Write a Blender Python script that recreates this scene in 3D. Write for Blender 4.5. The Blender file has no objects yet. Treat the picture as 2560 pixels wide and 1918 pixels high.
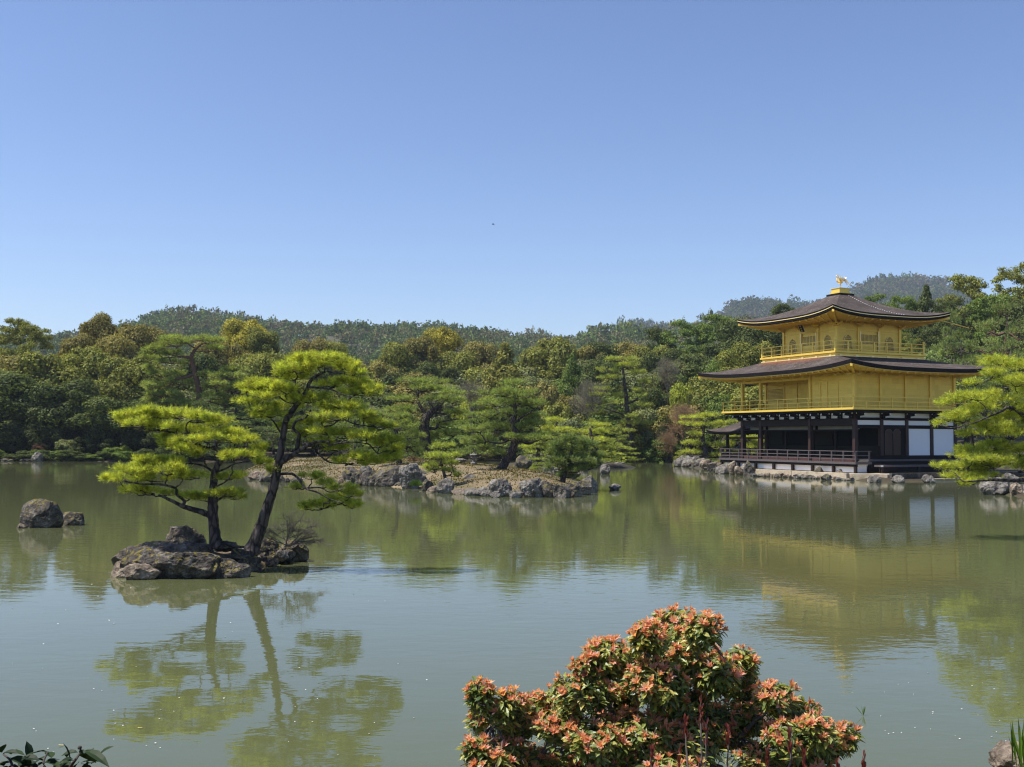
import bpy, bmesh, math, random
import numpy as np
from mathutils import Vector, Matrix, noise as mnoise

# ------------------------------------------------------------------ camera
C = bpy.context.scene.collection
scn = bpy.context.scene
F, CX, CY = 2700.0, 1280.0, 959.0          # focal length and centre of the 2560 x 1918 photo, in its pixels
HC = 2.55                                   # eye above the pond
PITCH, ROLL = math.atan(134 / F), 0.0044
RM = Matrix.Rotation(math.pi / 2 + PITCH, 3, 'X') @ Matrix.Rotation(ROLL, 3, 'Z')
cam_d = bpy.data.cameras.new('camera'); cam = bpy.data.objects.new('camera', cam_d); C.objects.link(cam)
cam.location = (0, 0, HC); cam.rotation_euler = RM.to_euler()
cam_d.sensor_width = 36; cam_d.lens = 36 * F / 2560; cam_d.clip_end = 6000; cam_d.clip_start = 0.05
scn.camera = cam
# ------------------------------------------------------------------ world, sun
SUN_EL, SUN_AZ = math.radians(61), math.radians(-99)      # azimuth from +Y (view direction) towards +X
w = bpy.data.worlds.new('World'); scn.world = w; w.use_nodes = True
nt = w.node_tree; nt.nodes.clear()
sky = nt.nodes.new('ShaderNodeTexSky'); sky.sky_type = 'NISHITA'; sky.sun_disc = False
sky.sun_elevation = SUN_EL; sky.sun_rotation = SUN_AZ % (2 * math.pi)
sky.air_density = 1.0; sky.dust_density = 0.35; sky.ozone_density = 2.0; sky.altitude = 100
bg = nt.nodes.new('ShaderNodeBackground'); bg.inputs['Strength'].default_value = 0.115
wo = nt.nodes.new('ShaderNodeOutputWorld')
gm = nt.nodes.new('ShaderNodeGamma'); gm.inputs[1].default_value = 1.17; tm_ = nt.nodes.new('ShaderNodeVectorMath'); tm_.operation = 'MULTIPLY'; tm_.inputs[1].default_value = (.575, .565, .63)
nt.links.new(sky.outputs[0], gm.inputs[0]); nt.links.new(gm.outputs[0], tm_.inputs[0]); nt.links.new(tm_.outputs[0], bg.inputs[0]); nt.links.new(bg.outputs[0], wo.inputs[0])
sd_ = bpy.data.lights.new('sun', 'SUN'); sd_.energy = 4.5; sd_.angle = math.radians(0.5); sd_.color = (1, .94, .84)
sun = bpy.data.objects.new('sun', sd_); C.objects.link(sun)
sdir = Vector((math.sin(SUN_AZ) * math.cos(SUN_EL), math.cos(SUN_AZ) * math.cos(SUN_EL), math.sin(SUN_EL)))
sun.rotation_euler = (-sdir).to_track_quat('-Z', 'Y').to_euler(); sun.location = sdir * 60
scn.view_settings.view_transform = 'Standard'; scn.view_settings.look = 'None'
scn.view_settings.exposure = 0.72; scn.view_settings.gamma = 1
cy = scn.cycles
cy.max_bounces = 6; cy.diffuse_bounces = 3; cy.glossy_bounces = 3; cy.transmission_bounces = 3
cy.volume_bounces = 0; cy.transparent_max_bounces = 4; cy.use_denoising = True
cy.filter_width = 1.15; cy.caustics_reflective = False; cy.caustics_refractive = False; cy.sample_clamp_indirect = 4

# ------------------------------------------------------------------ pixel -> place
def ray(px, py):
    return RM @ Vector((px - CX, -(py - CY), -F))
def W(px, py, Z):                            # the point seen at a pixel, Z metres in front
    d = ray(px, py); return Vector((0, 0, HC)) + d * (Z / d.y)
def G(px, py, z=0.0):                        # the point of the level plane z seen at a pixel
    d = ray(px, py); return Vector((0, 0, HC)) + d * ((z - HC) / d.z)

# ------------------------------------------------------------------ mesh helpers
class MB:
    def __init__(s): s.v = []; s.t = []; s.q = []; s.n = 0
    def add(s, V, T=None, Q=None):
        V = np.asarray(V, dtype=np.float32).reshape(-1, 3)
        if T is not None and len(T): s.t.append(np.asarray(T, dtype=np.int32).reshape(-1, 3) + s.n)
        if Q is not None and len(Q): s.q.append(np.asarray(Q, dtype=np.int32).reshape(-1, 4) + s.n)
        s.v.append(V); s.n += len(V); return s
    def box(s, x0, x1, y0, y1, z0, z1):
        V = [(x, y, z) for z in (z0, z1) for y in (y0, y1) for x in (x0, x1)]
        return s.add(V, Q=[(0, 2, 3, 1), (4, 5, 7, 6), (0, 1, 5, 4), (2, 6, 7, 3), (0, 4, 6, 2), (1, 3, 7, 5)])
    def bar(s, a, b, wd, h=None, up=(0, 0, 1)):
        a = np.array(a, float); b = np.array(b, float); h = wd if h is None else h
        d = b - a; L = np.linalg.norm(d); d /= max(L, 1e-9); u = np.array(up, float)
        if abs(d @ u) > .99: u = np.array((0, 1., 0))
        sx = np.cross(d, u); sx /= np.linalg.norm(sx); uz = np.cross(sx, d)
        V = []
        for p in (a, b):
            for i, j in ((-1, -1), (1, -1), (1, 1), (-1, 1)): V.append(p + sx * i * wd / 2 + uz * j * h / 2)
        return s.add(V, Q=[(0, 3, 2, 1), (4, 5, 6, 7), (0, 1, 5, 4), (1, 2, 6, 5), (2, 3, 7, 6), (3, 0, 4, 7)])
    def tube(s, pts, rad, n=7, smooth=3, wob=0.0, rng=None):
        P = np.array([tuple(p) for p in pts], float); R = np.array(rad, float) if np.ndim(rad) else np.linspace(rad, rad * .4, len(P))
        if smooth > 1 and len(P) > 2:
            Q = []; RR = []
            E = np.vstack([2 * P[0] - P[1], P, 2 * P[-1] - P[-2]])
            for i in range(len(P) - 1):
                p0, p1, p2, p3 = E[i:i + 4]
                for k in range(smooth):
                    t = k / smooth
                    Q.append(.5 * (2 * p1 + (p2 - p0) * t + (2 * p0 - 5 * p1 + 4 * p2 - p3) * t * t + (3 * p1 - p0 - 3 * p2 + p3) * t ** 3))
                    RR.append(R[i] * (1 - t) + R[i + 1] * t)
            Q.append(P[-1]); RR.append(R[-1]); P = np.array(Q); R = np.array(RR)
        T = np.gradient(P, axis=0); T /= np.linalg.norm(T, axis=1)[:, None] + 1e-9
        ref = np.array((0, 0, 1.)) if abs(T[0, 2]) < .8 else np.array((1., 0, 0))
        A = np.cross(T, ref); A /= np.linalg.norm(A, axis=1)[:, None] + 1e-9; B = np.cross(T, A)
        an = np.arange(n) * 2 * math.pi / n
        ring = (np.cos(an)[None, :, None] * A[:, None] + np.sin(an)[None, :, None] * B[:, None])
        rr = R[:, None, None] * np.ones((1, n, 1))
        if wob and rng is not None: rr = rr * (1 + wob * rng.normal(size=(len(P), n, 1)))
        V = (P[:, None] + ring * rr).reshape(-1, 3)
        m = len(P); i = np.arange(m - 1)[:, None] * n; j = np.arange(n)[None]; j2 = (j + 1) % n
        Qf = np.stack([i + j, i + j2, i + n + j2, i + n + j], -1).reshape(-1, 4)
        capT = [(0, k + 1, k) for k in range(1, n - 1)] + [((m - 1) * n, (m - 1) * n + k, (m - 1) * n + k + 1) for k in range(1, n - 1)]
        return s.add(V, T=capT, Q=Qf)
    def sphere(s, c, r, nu=10, nv=7, rot=None):
        r = np.array(r, float) * np.ones(3); V = []
        for i in range(nv + 1):
            for j in range(nu):
                a = math.pi * i / nv; b = 2 * math.pi * j / nu
                V.append((math.sin(a) * math.cos(b) * r[0], math.sin(a) * math.sin(b) * r[1], math.cos(a) * r[2]))
        V = np.array(V)
        if rot is not None: V = V @ np.array(rot).T
        Q = [(i * nu + j, (i + 1) * nu + j, (i + 1) * nu + (j + 1) % nu, i * nu + (j + 1) % nu) for i in range(nv) for j in range(nu)]
        return s.add(V + np.array(c), Q=Q)
    def mesh(s, name, mat, smooth=False, attr=None):
        me = bpy.data.meshes.new(name)
        if s.n == 0: return me
        V = np.concatenate(s.v).astype(np.float32)
        T = np.concatenate(s.t) if s.t else np.zeros((0, 3), np.int32)
        Q = np.concatenate(s.q) if s.q else np.zeros((0, 4), np.int32)
        me.vertices.add(len(V)); me.vertices.foreach_set('co', V.ravel())
        nl = T.size + Q.size; me.loops.add(nl)
        me.loops.foreach_set('vertex_index', np.concatenate([T.ravel(), Q.ravel()]).astype(np.int32))
        npoly = len(T) + len(Q); me.polygons.add(npoly)
        st = np.concatenate([np.arange(len(T)) * 3, T.size + np.arange(len(Q)) * 4]).astype(np.int32)
        me.polygons.foreach_set('loop_start', st)
        me.update(calc_edges=True)
        me.polygons.foreach_set('use_smooth', np.full(npoly, bool(smooth)))
        if attr is not None:
            a = me.color_attributes.new('tint', 'FLOAT_COLOR', 'POINT')
            a.data.foreach_set('color', np.concatenate([np.asarray(attr, np.float32), np.ones((len(V), 1), np.float32)], 1).ravel())
        for m in (mat if isinstance(mat, (list, tuple)) else [mat]): me.materials.append(m)
        return me
def link(name, me, parent=None, loc=None):
    o = bpy.data.objects.new(name, me); C.objects.link(o)
    if parent is not None: o.parent = parent
    if loc is not None: o.location = loc
    return o
def part(name, mb, mat, parent, smooth=False, label=None):
    o = link(name, mb.mesh(name, mat, smooth), parent)
    if label: o['label'] = label
    return o
def empty(name, loc=(0, 0, 0), rz=0, sc=(1, 1, 1)):
    o = bpy.data.objects.new(name, None); C.objects.link(o); o.location = loc; o.rotation_euler = (0, 0, rz); o.scale = sc
    o.empty_display_size = .2
    return o
def tag(o, label, cat, group=None):
    o['label'] = label; o['category'] = cat
    if group: o['group'] = group
    return o
def stuff(o, label, cat): o['kind'] = 'stuff'; o['label'] = label; o['category'] = cat; return o
def struct(name, me): o = link(name, me); o['kind'] = 'structure'; return o
def copy_tree(o, parent=None):
    c = o.copy(); C.objects.link(c)
    if parent is not None: c.parent = parent
    for ch in o.children: copy_tree(ch, c)
    return c

# ------------------------------------------------------------------ materials
class NT:
    def __init__(s, name):
        s.m = bpy.data.materials.new(name); s.m.use_nodes = True; s.t = s.m.node_tree; s.t.nodes.clear()
        s.out = s.t.nodes.new('ShaderNodeOutputMaterial')
    def n(s, typ, **kw):
        nd = s.t.nodes.new('ShaderNode' + typ)
        for k, v in kw.items():
            if k in nd.inputs: nd.inputs[k].default_value = v
            else: setattr(nd, k, v)
        return nd
    def l(s, a, b): s.t.links.new(a, b)
    def noise(s, scale, detail=3, rough=.55, coord=None, dist=0, mp=None):
        nd = s.n('TexNoise', Scale=scale, Detail=detail, Roughness=rough, Distortion=dist)
        if coord is None: coord = s.n('TexCoord').outputs['Object']
        if mp:
            m = s.n('Mapping'); m.inputs['Scale'].default_value = mp; s.l(coord, m.inputs[0]); coord = m.outputs[0]
        s.l(coord, nd.inputs['Vector']); return nd.outputs['Fac']
    def ramp(s, fac, stops):
        r = s.n('ValToRGB'); e = r.color_ramp.elements
        while len(e) < len(stops): e.new(.5)
        for k, (p, c) in zip(e, stops): k.position = p; k.color = (*c, 1) if len(c) == 3 else c
        s.l(fac, r.inputs[0]); return r.outputs[0]
    def mix(s, fac, a, b, mode='MIX'):
        m = s.n('Mix', data_type='RGBA', blend_type=mode)
        for i, x in ((0, fac), (6, a), (7, b)):
            if isinstance(x, (int, float)): m.inputs[i].default_value = x
            elif isinstance(x, tuple): m.inputs[i].default_value = (*x, 1)
            else: s.l(x, m.inputs[i])
        return m.outputs[2]
    def math(s, op, a, b=0.0):
        m = s.n('Math', operation=op)
        for i, x in ((0, a), (1, b)):
            if isinstance(x, (int, float)): m.inputs[i].default_value = x
            else: s.l(x, m.inputs[i])
        return m.outputs[0]
    def bump(s, h, strength=.5, dist=.02):
        b = s.n('Bump', Strength=strength, Distance=dist); s.l(h, b.inputs['Height']); return b.outputs[0]
    def pbr(s, col, rough=.8, metal=0, nrm=None, **kw):
        p = s.n('BsdfPrincipled', Roughness=rough, Metallic=metal, **kw)
        if isinstance(col, tuple): p.inputs['Base Color'].default_value = (*col, 1)
        else: s.l(col, p.inputs['Base Color'])
        if nrm is not None: s.l(nrm, p.inputs['Normal'])
        s.l(p.outputs[0], s.out.inputs[0]); return p

def flat(name, col, rough=.7, metal=0, var=.25, scale=6, bump=.15, mp=None, spec=.3):
    t = NT(name); f = t.noise(scale, 4, .6, mp=mp)
    c = t.mix(f, tuple(x * (1 - var) for x in col), tuple(x * (1 + var) for x in col))
    p = t.pbr(c, rough, metal, t.bump(f, bump, .01)); p.inputs['Specular IOR Level'].default_value = spec; return t.m

def leafmat(name, transl=.35, nscale=.35, col=None, hue=.25, gloss=0.0, attr=False, isl=.75, bri=.0):
    t = NT(name)
    if attr:
        base = t.n('Attribute', attribute_name='tint').outputs['Color']
    elif col is None: base = t.n('ObjectInfo').outputs['Color']
    else:
        r = t.n('RGB'); r.outputs[0].default_value = (*col, 1); base = r.outputs[0]
    ri = t.n('NewGeometry').outputs['Random Per Island']
    k = t.math('ADD', t.math('MULTIPLY', ri, isl), 1 - isl / 2)
    nf = t.noise(nscale, 2, .5)
    warm = t.mix(nf, (1 - hue, 1 - hue * .3, 1.), (1 + hue, 1 + hue * .35, .75), 'MIX')
    c = t.mix(1.0, base, warm, 'MULTIPLY')
    if bri: k = t.math('MULTIPLY', k, t.math('ADD', t.math('MULTIPLY', t.ramp(t.noise(nscale * 1.9, 2, .5), [(.38, (0,) * 3), (.62, (1,) * 3)]), 2 * bri), 1 - bri))
    kk = t.n('CombineColor'); [t.l(k, kk.inputs[i]) for i in range(3)]
    c = t.mix(1.0, c, kk.outputs[0], 'MULTIPLY')
    d = t.n('BsdfDiffuse'); t.l(c, d.inputs[0])
    tr = t.n('BsdfTranslucent'); c2 = t.mix(1.0, c, (1.25, 1.25, .65), 'MULTIPLY'); t.l(c2, tr.inputs[0])
    m = t.n('MixShader', Fac=transl); t.l(d.outputs[0], m.inputs[1]); t.l(tr.outputs[0], m.inputs[2]); o = m.outputs[0]
    if gloss:
        g = t.n('BsdfGlossy', Roughness=.6); m2 = t.n('MixShader', Fac=gloss); t.l(o, m2.inputs[1]); t.l(g.outputs[0], m2.inputs[2]); o = m2.outputs[0]
    t.l(o, t.out.inputs[0]); return t.m

M = {}
M['leaf'] = leafmat('leaf_far', .32, .9, gloss=.01, bri=.12)
M['hill'] = leafmat('leaf_hill', .15, .02, attr=True)
M['needle'] = leafmat('pine_needle', .42, .8, hue=.18, gloss=.02, bri=.25)
M['needle_near'] = leafmat('near_pine_needle', .5, 5.0, hue=.22, gloss=.02, bri=.38)
M['needle_mid'] = leafmat('mid_pine_needle', .42, 2.2, hue=.2, gloss=.02, bri=.32)
def barkmat(name, lo, hi, sc):
    t = NT(name); co = t.n('TexCoord').outputs['Object']; mp = t.n('Mapping'); mp.inputs['Scale'].default_value = (1, 1, .32); t.l(co, mp.inputs[0])
    v = t.n('TexVoronoi', Scale=sc, feature='DISTANCE_TO_EDGE'); t.l(t.mix(.12, mp.outputs[0], t.n('TexNoise', Scale=sc * .6).outputs['Color']), v.inputs['Vector'])
    f = t.noise(sc * .25, 4, .6, co); c = t.mix(t.ramp(v.outputs['Distance'], [(.02, (0,) * 3), (.2, (1,) * 3)]), tuple(x * .3 for x in lo), t.mix(f, lo, hi))
    t.pbr(c, .95, 0, t.bump(v.outputs['Distance'], 1, .05)); return t.m
M['bark'] = barkmat('pine_bark', (.045, .034, .030), (.14, .11, .10), 11)
M['bark_red'] = flat('red_pine_bark', (.13, .07, .05), .95, 0, .5, 6, .6, (1, 1, .4))
M['twig'] = flat('twig', (.14, .115, .10), .9, 0, .3, 5, .2)
M['twig_red'] = flat('twig_red', (.22, .10, .06), .9, 0, .3, 5, .2)
M['dark_trunk'] = flat('trunk', (.06, .05, .04), .95, 0, .4, 2, .3)

def rockmat(name, a, b, c, moss=None, mossmin=.55, fs=1.0):
    t = NT(name); co = t.n('TexCoord').outputs['Object']
    f1 = t.noise(2.0 * fs, 6, .65, co); f2 = t.noise(12 * fs, 5, .7, co); f3 = t.noise(3.6 * fs, 3, .5, co, 1.2)
    col = t.ramp(f1, [(.35, a), (.52, b), (.68, c)])
    col = t.mix(t.ramp(f2, [(.42, (0, 0, 0)), (.62, (1, 1, 1))]), t.mix(1.0, col, (.55, .53, .5), 'MULTIPLY'), col)
    v = t.n('TexVoronoi', Scale=2.6 * fs, feature='DISTANCE_TO_EDGE'); mp = t.mix(.25, co, t.n('TexNoise', Scale=3.0).outputs['Color']); t.l(mp, v.inputs['Vector'])
    cr = t.ramp(v.outputs['Distance'], [(.0, (.35, .33, .3)), (.045, (1, 1, 1))]); col = t.mix(.8, col, t.mix(1.0, col, cr, 'MULTIPLY'))
    if moss:
        nz = t.n('SeparateXYZ'); t.l(t.n('NewGeometry').outputs['Normal'], nz.inputs[0])
        mk = t.math('MULTIPLY', t.ramp(f3, [(mossmin, (0, 0, 0)), (mossmin + .08, (1, 1, 1))]), t.ramp(nz.outputs[2], [(.2, (0, 0, 0)), (.7, (1, 1, 1))]))
        col = t.mix(mk, col, moss)
    # water stain at the foot
    h = t.math('ADD', t.math('MULTIPLY', f1, .35), t.math('MULTIPLY', f2, .3))
    t.pbr(col, .9, 0, t.bump(h, .9, .12)); return t.m
M['rock'] = rockmat('grey_rock', (.09, .08, .07), (.25, .23, .205), (.42, .40, .37), (.10, .09, .03), .62)
M['rock_dark'] = rockmat('dark_rock', (.04, .036, .034), (.125, .108, .092), (.32, .30, .27), (.13, .11, .02), .5)
M['near_rock'] = rockmat('brown_grey_rock', (.055, .045, .038), (.17, .14, .115), (.40, .37, .33), (.15, .12, .03), .56, 2.2)
M['near_dark'] = rockmat('dark_craggy_rock', (.03, .027, .025), (.095, .08, .068), (.30, .28, .25), (.20, .16, .02), .52, 2.2)
M['rock_tan'] = rockmat('tan_rock', (.13, .10, .075), (.30, .24, .18), (.42, .36, .29), None)

def groundmat(name, a, b, c, sc=.35):
    t = NT(name); co = t.n('TexCoord').outputs['Object']
    f = t.noise(sc, 6, .65, co); g = t.noise(sc * 14, 4, .7, co)
    col = t.ramp(f, [(.36, a), (.52, b), (.66, c)])
    col = t.mix(g, t.mix(1.0, col, (.6, .6, .6), 'MULTIPLY'), t.mix(1.0, col, (1.3, 1.3, 1.3), 'MULTIPLY'))
    t.pbr(col, .95, 0, t.bump(g, .8, .06)); return t.m
M['ground'] = groundmat('forest_floor', (.022, .02, .01), (.05, .036, .02), (.04, .042, .014))
M['island'] = groundmat('dry_moss', (.075, .07, .022), (.165, .125, .065), (.24, .185, .115), .22)
M['islet'] = groundmat('islet_soil', (.05, .045, .02), (.15, .10, .055), (.14, .12, .03), 1.6)
M['hillground'] = groundmat('hill_floor', (.05, .05, .025), (.07, .065, .03), (.08, .07, .04), .02)

def watermat():
    t = NT('pond_water'); co = t.n('TexCoord').outputs['Object']
    a = t.noise(2.6, 3, .55, co, .3, (.55, 1, 1)); b = t.noise(9, 2, .5, co, 0, (.6, 1, 1)); big = t.noise(.10, 3, .5, co)
    patch = t.ramp(big, [(.38, (.35,) * 3), (.62, (1,) * 3)])
    h = t.math('ADD', t.math('MULTIPLY', a, 1.0), t.math('MULTIPLY', b, .22)); h = t.math('MULTIPLY', h, patch)
    murk = t.mix(t.noise(.06, 3, .6, co), (.080, .091, .037), (.096, .106, .050))
    p = t.pbr(murk, .025, 0, t.bump(h, 1.0, WAVE)); p.inputs['IOR'].default_value = 1.333; return t.m
WAVE = 0.0046
M['water'] = watermat()

# ------------------------------------------------------------------ terrain
POND = np.array([(-85, 98), (-60, 104), (-48, 106), (-38, 105), (-27, 107), (-10, 118), (4, 130), (12, 133), (20, 131),
    (19, 118), (16.4, 102), (15.2, 96), (15.6, 89), (15.6, 81.5), (21.4, 65.2), (22.3, 64.6), (33.0, 69.4), (34, 62), (27, 56.5), (23.0, 52.5), (22.2, 50), (24, 45),
    (18.6, 36), (13.9, 28), (12.2, 22), (11, 15), (7.5, 9.5), (5, 7.4), (2, 6.2), (-3, 6.0), (-8, 6.3), (-20, 8), (-45, 30), (-80, 60)], float)
def sdist(poly, X, Y):
    X = np.asarray(X, float); Y = np.asarray(Y, float); d = np.full(X.shape, 1e18); ins = np.zeros(X.shape, bool); n = len(poly)
    for i in range(n):
        x0, y0 = poly[i]; x1, y1 = poly[(i + 1) % n]; ex, ey = x1 - x0, y1 - y0
        t = np.clip(((X - x0) * ex + (Y - y0) * ey) / (ex * ex + ey * ey), 0, 1)
        d = np.minimum(d, (X - x0 - t * ex) ** 2 + (Y - y0 - t * ey) ** 2)
        c = ((y0 > Y) != (y1 > Y)) & (X < ex * (Y - y0) / (ey if ey else 1e-9) + x0); ins ^= c
    d = np.sqrt(d); return np.where(ins, -d, d)          # negative inside
def cheap(X, Y, s=1.0, k=0):                               # smooth pseudo noise, -1..1
    return (np.sin(X * .9 * s + 1.3 * k) * np.cos(Y * 1.1 * s + k) + .5 * np.sin(X * 2.3 * s + Y * 1.7 * s + 2 * k) + .25 * np.cos(X * 4.9 * s - Y * 4.1 * s + k)) / 1.6
def gh(X, Y):
    d = sdist(POND, X, Y); X = np.asarray(X, float); Y = np.asarray(Y, float)
    right = np.clip((X - 18) / 10, 0, 1); front = np.clip((20 - Y) / 8, 0, 1)
    land = .38 * np.clip(d / 1.0, 0, 1) + .05 * cheap(X, Y) * np.clip(d, 0, 1)
    land += (1 - right) * .045 * np.clip(d - 2, 0, 90) + right * (1 - front) * .10 * np.clip(d - 22, 0, 90)
    land += front * .42 * np.clip(d - .6, 0, 1.6)
    return np.where(d > 0, land, np.maximum(-1.2, d * .6))
def grid_mesh(xs, ys, fn):
    X, Y = np.meshgrid(xs, ys); Z = fn(X, Y); nx, ny = len(xs), len(ys)
    mb = MB(); i = np.arange(ny - 1)[:, None] * nx; j = np.arange(nx - 1)[None]
    Q = np.stack([i + j, i + j + 1, i + nx + j + 1, i + nx + j], -1).reshape(-1, 4)
    mb.add(np.stack([X, Y, Z], -1), Q=Q); return mb
xs = np.concatenate([np.linspace(-1800, -95, 22)[:-1], np.arange(-95, 75, .9), np.linspace(75, 1800, 22)])
ys = np.concatenate([np.linspace(-60, -1, 12)[:-1], np.arange(-1, 138, .9), np.linspace(139, 3200, 40)])
struct('ground', grid_mesh(xs, ys, gh).mesh('ground', M['ground'], True))
struct('water', MB().add([(-110, -2, 0), (60, -2, 0), (60, 150, 0), (-110, 150, 0)], Q=[(0, 1, 2, 3)]).mesh('water', M['water']))
# ------------------------------------------------------------------ foliage generators
def nrm(a): return a / (np.linalg.norm(a, axis=-1, keepdims=True) + 1e-9)
def leaves(mb, P, N, size, rng, asp=.6, fold=0):
    n = len(P); t = nrm(np.cross(N, rng.normal(size=(n, 3)))); b = np.cross(N, t)
    s = (size * rng.uniform(.6, 1.35, n))[:, None]
    V = np.stack([P - t * s, P - b * s * asp, P + t * s, P + b * s * asp], 1)
    mb.add(V.reshape(-1, 3), Q=np.arange(n * 4).reshape(-1, 4))
def needles(mb, P, A, L, wd, K, rng, spread=.75):
    n = len(P); P = np.repeat(P, K, 0); A = np.repeat(A, K, 0)
    D = nrm(A + spread * rng.normal(size=(n * K, 3)) * .8)
    sd = nrm(np.cross(D, rng.normal(size=(n * K, 3)))) * wd * .5
    l = (L * rng.uniform(.7, 1.15, n * K))[:, None]
    st = P + A * rng.uniform(-.5, .35, (n * K, 1)) * L
    mid = st + D * l * .55
    V = np.stack([st, mid - sd, st + D * l, mid + sd], 1)
    mb.add(V.reshape(-1, 3), Q=np.arange(n * K * 4).reshape(-1, 4))
def rdir(rng, n, up=0.0):
    d = nrm(rng.normal(size=(n, 3))); d[:, 2] += up; return nrm(d)

def broad_crown(seed, nl=36, n=17000, leaf=.0155, shape='round', low=.12):
    rng = np.random.default_rng(seed); Cn = []; R = []
    for i in range(nl):
        if shape == 'cone':
            t = rng.beta(1.1, 1.6); z = .10 + .80 * t; rr = .40 * (1 - t) ** .8 * rng.uniform(.55, 1); a = rng.uniform(0, 6.283)
            Cn.append((rr * math.cos(a), rr * math.sin(a), z)); R.append(rng.uniform(.07, .13) * (1.1 - .5 * t))
        else:
            d = rdir(rng, 1, .25)[0]; k = rng.uniform(.55, 1.0)
            Cn.append((d[0] * .36 * k, d[1] * .36 * k, .56 + d[2] * (.36 if d[2] > 0 else .44 - low) * k))
            R.append(rng.uniform(.08, .165))
    if shape == 'cone': Cn += [(0, 0, .93), (0, .01, .84)]; R += [.05, .08]
    Cn = np.array(Cn); R = np.array(R)
    mb = MB(); k = rng.choice(len(R), n, p=R ** 2 / (R ** 2).sum()); d = rdir(rng, n, .22)
    P = Cn[k] + d * (R[k] * rng.uniform(.72, 1.06, n) * (1 + .15 * np.sin(d[:, 0] * 9 + k) * np.cos(d[:, 1] * 8 + k)))[:, None]
    leaves(mb, P, nrm(d + .38 * rng.normal(size=(n, 3))), leaf, rng)
    m = n // 14; k = rng.choice(len(R), m); P = Cn[k] + rdir(rng, m) * (R[k] * rng.uniform(0, .6, m))[:, None]
    leaves(mb, P, rdir(rng, m), leaf * 2.6, rng)
    return mb
def loose_crown(seed, n=14000, leaf=.0125):                 # feathery crown: sprays along limbs, gaps between them
    rng = np.random.default_rng(seed); mb = MB(); Cn = []; R = []
    for i in range(70):
        t = rng.uniform(.22, .97); a = rng.uniform(0, 6.283); rr = (.46 * math.sin(math.pi * (t * .85 + .1)) ** .7) * rng.uniform(.25, 1)
        Cn.append((rr * math.cos(a), rr * math.sin(a), t)); R.append(rng.uniform(.045, .09))
    Cn = np.array(Cn); R = np.array(R); k = rng.choice(len(R), n, p=R ** 2 / (R ** 2).sum()); d = rdir(rng, n)
    P = Cn[k] + d * np.array((1.25, 1.25, .6)) * (R[k] * rng.uniform(.2, 1.1, n))[:, None]
    leaves(mb, P, nrm(d * .6 + (0, 0, .5) + .6 * rng.normal(size=(n, 3))), leaf, rng); return mb
def trunk_mb(seed, h=.62, r=.022, limbs=7, bare=False):
    rng = np.random.default_rng(seed); mb = MB(); z = np.linspace(0, h, 6); wb = np.cumsum(rng.normal(0, .012, (6, 2)), 0)
    P = np.column_stack([wb, z]); P[0, :2] = 0; mb.tube(P, np.linspace(r, r * .45, 6), 7, 2)
    for i in range(limbs):
        t = rng.uniform(.35, 1); p = np.array([np.interp(t * h, z, P[:, k]) for k in range(3)]); a = rng.uniform(0, 6.283); L = rng.uniform(.2, .36)
        q = p + (math.cos(a) * L * .5, math.sin(a) * L * .5, L * .35); e = p + (math.cos(a) * L, math.sin(a) * L, L * rng.uniform(.6, 1))
        mb.tube([p, q, e], [r * .4, r * .25, r * .1], 5, 2)
    return mb
def bare_crown(seed, n1=26, twr=.0035):
    rng = np.random.default_rng(seed); mb = MB()
    def grow(p, d, L, r, lv):
        q = p + d * L * .5 + rng.normal(0, .06 * L, 3); e = p + d * L + rng.normal(0, .1 * L, 3); e[2] += .06 * L
        mb.tube([p, q, e], [r, r * .8, r * .55], 4 if lv < 2 else 3, 1)
        if lv < 4:
            for k in range((4, 5, 4, 4)[lv]):
                t = rng.uniform(.35, 1); s = p + (e - p) * t; grow(s, nrm(d + rng.normal(0, .55, 3) + (0, 0, .12)), L * rng.uniform(.5, .72), max(r * .5, twr * .5), lv + 1)
    for k in range(3): grow(np.array((0, 0, .12)), nrm(np.array((rng.normal(0, .5), rng.normal(0, .5), 1.))), .36, .012, 0)
    return mb

def pad(mb, tw, c, r, rng, n, L, wd, K, root=None, twr=.008, up=.55):
    """one flat cloud of pine foliage: needle tufts on a bumpy dome, twigs radiating under it"""
    c = np.array(c, float); r = np.array(r, float)
    nb = max(4, int(n / 26)); ba = rng.uniform(0, 6.283, nb); br = np.sqrt(rng.uniform(.03, 1, nb)) * .86
    B = np.column_stack([np.cos(ba) * br, np.sin(ba) * br, .35 + .5 * np.sqrt(np.clip(1 - br ** 2, 0, 1)) + rng.normal(0, .14, nb)])
    k = rng.choice(nb, n); q = rng.normal(0, 1, (n, 3)); sp = .36 / math.sqrt(nb) + .03
    P = B[k] + q * (sp, sp, .16); 
    A = nrm(np.column_stack([P[:, 0] * .7 + q[:, 0] * .3, P[:, 1] * .7 + q[:, 1] * .3, np.full(n, up)]) + .22 * rng.normal(size=(n, 3)))
    P = c + P * r
    needles(mb, P, A, L, wd, K, rng)
    if tw is not None:
        rt = c - (0, 0, r[2] * .25) if root is None else np.array(root, float)
        Bw = c + B * r
        for j in range(nb):
            b = Bw[j] - (0, 0, L * .3); m = (rt + b) / 2 + rng.normal(0, .06, 3) * r.mean() - (0, 0, r[2] * .08)
            tw.tube([rt, m, b], [twr * 1.6, twr, twr * .6], 4, 2)
            for i in np.nonzero(k == j)[0][:5]: tw.tube([b, P[i]], [twr * .6, twr * .35], 3, 1)
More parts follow.
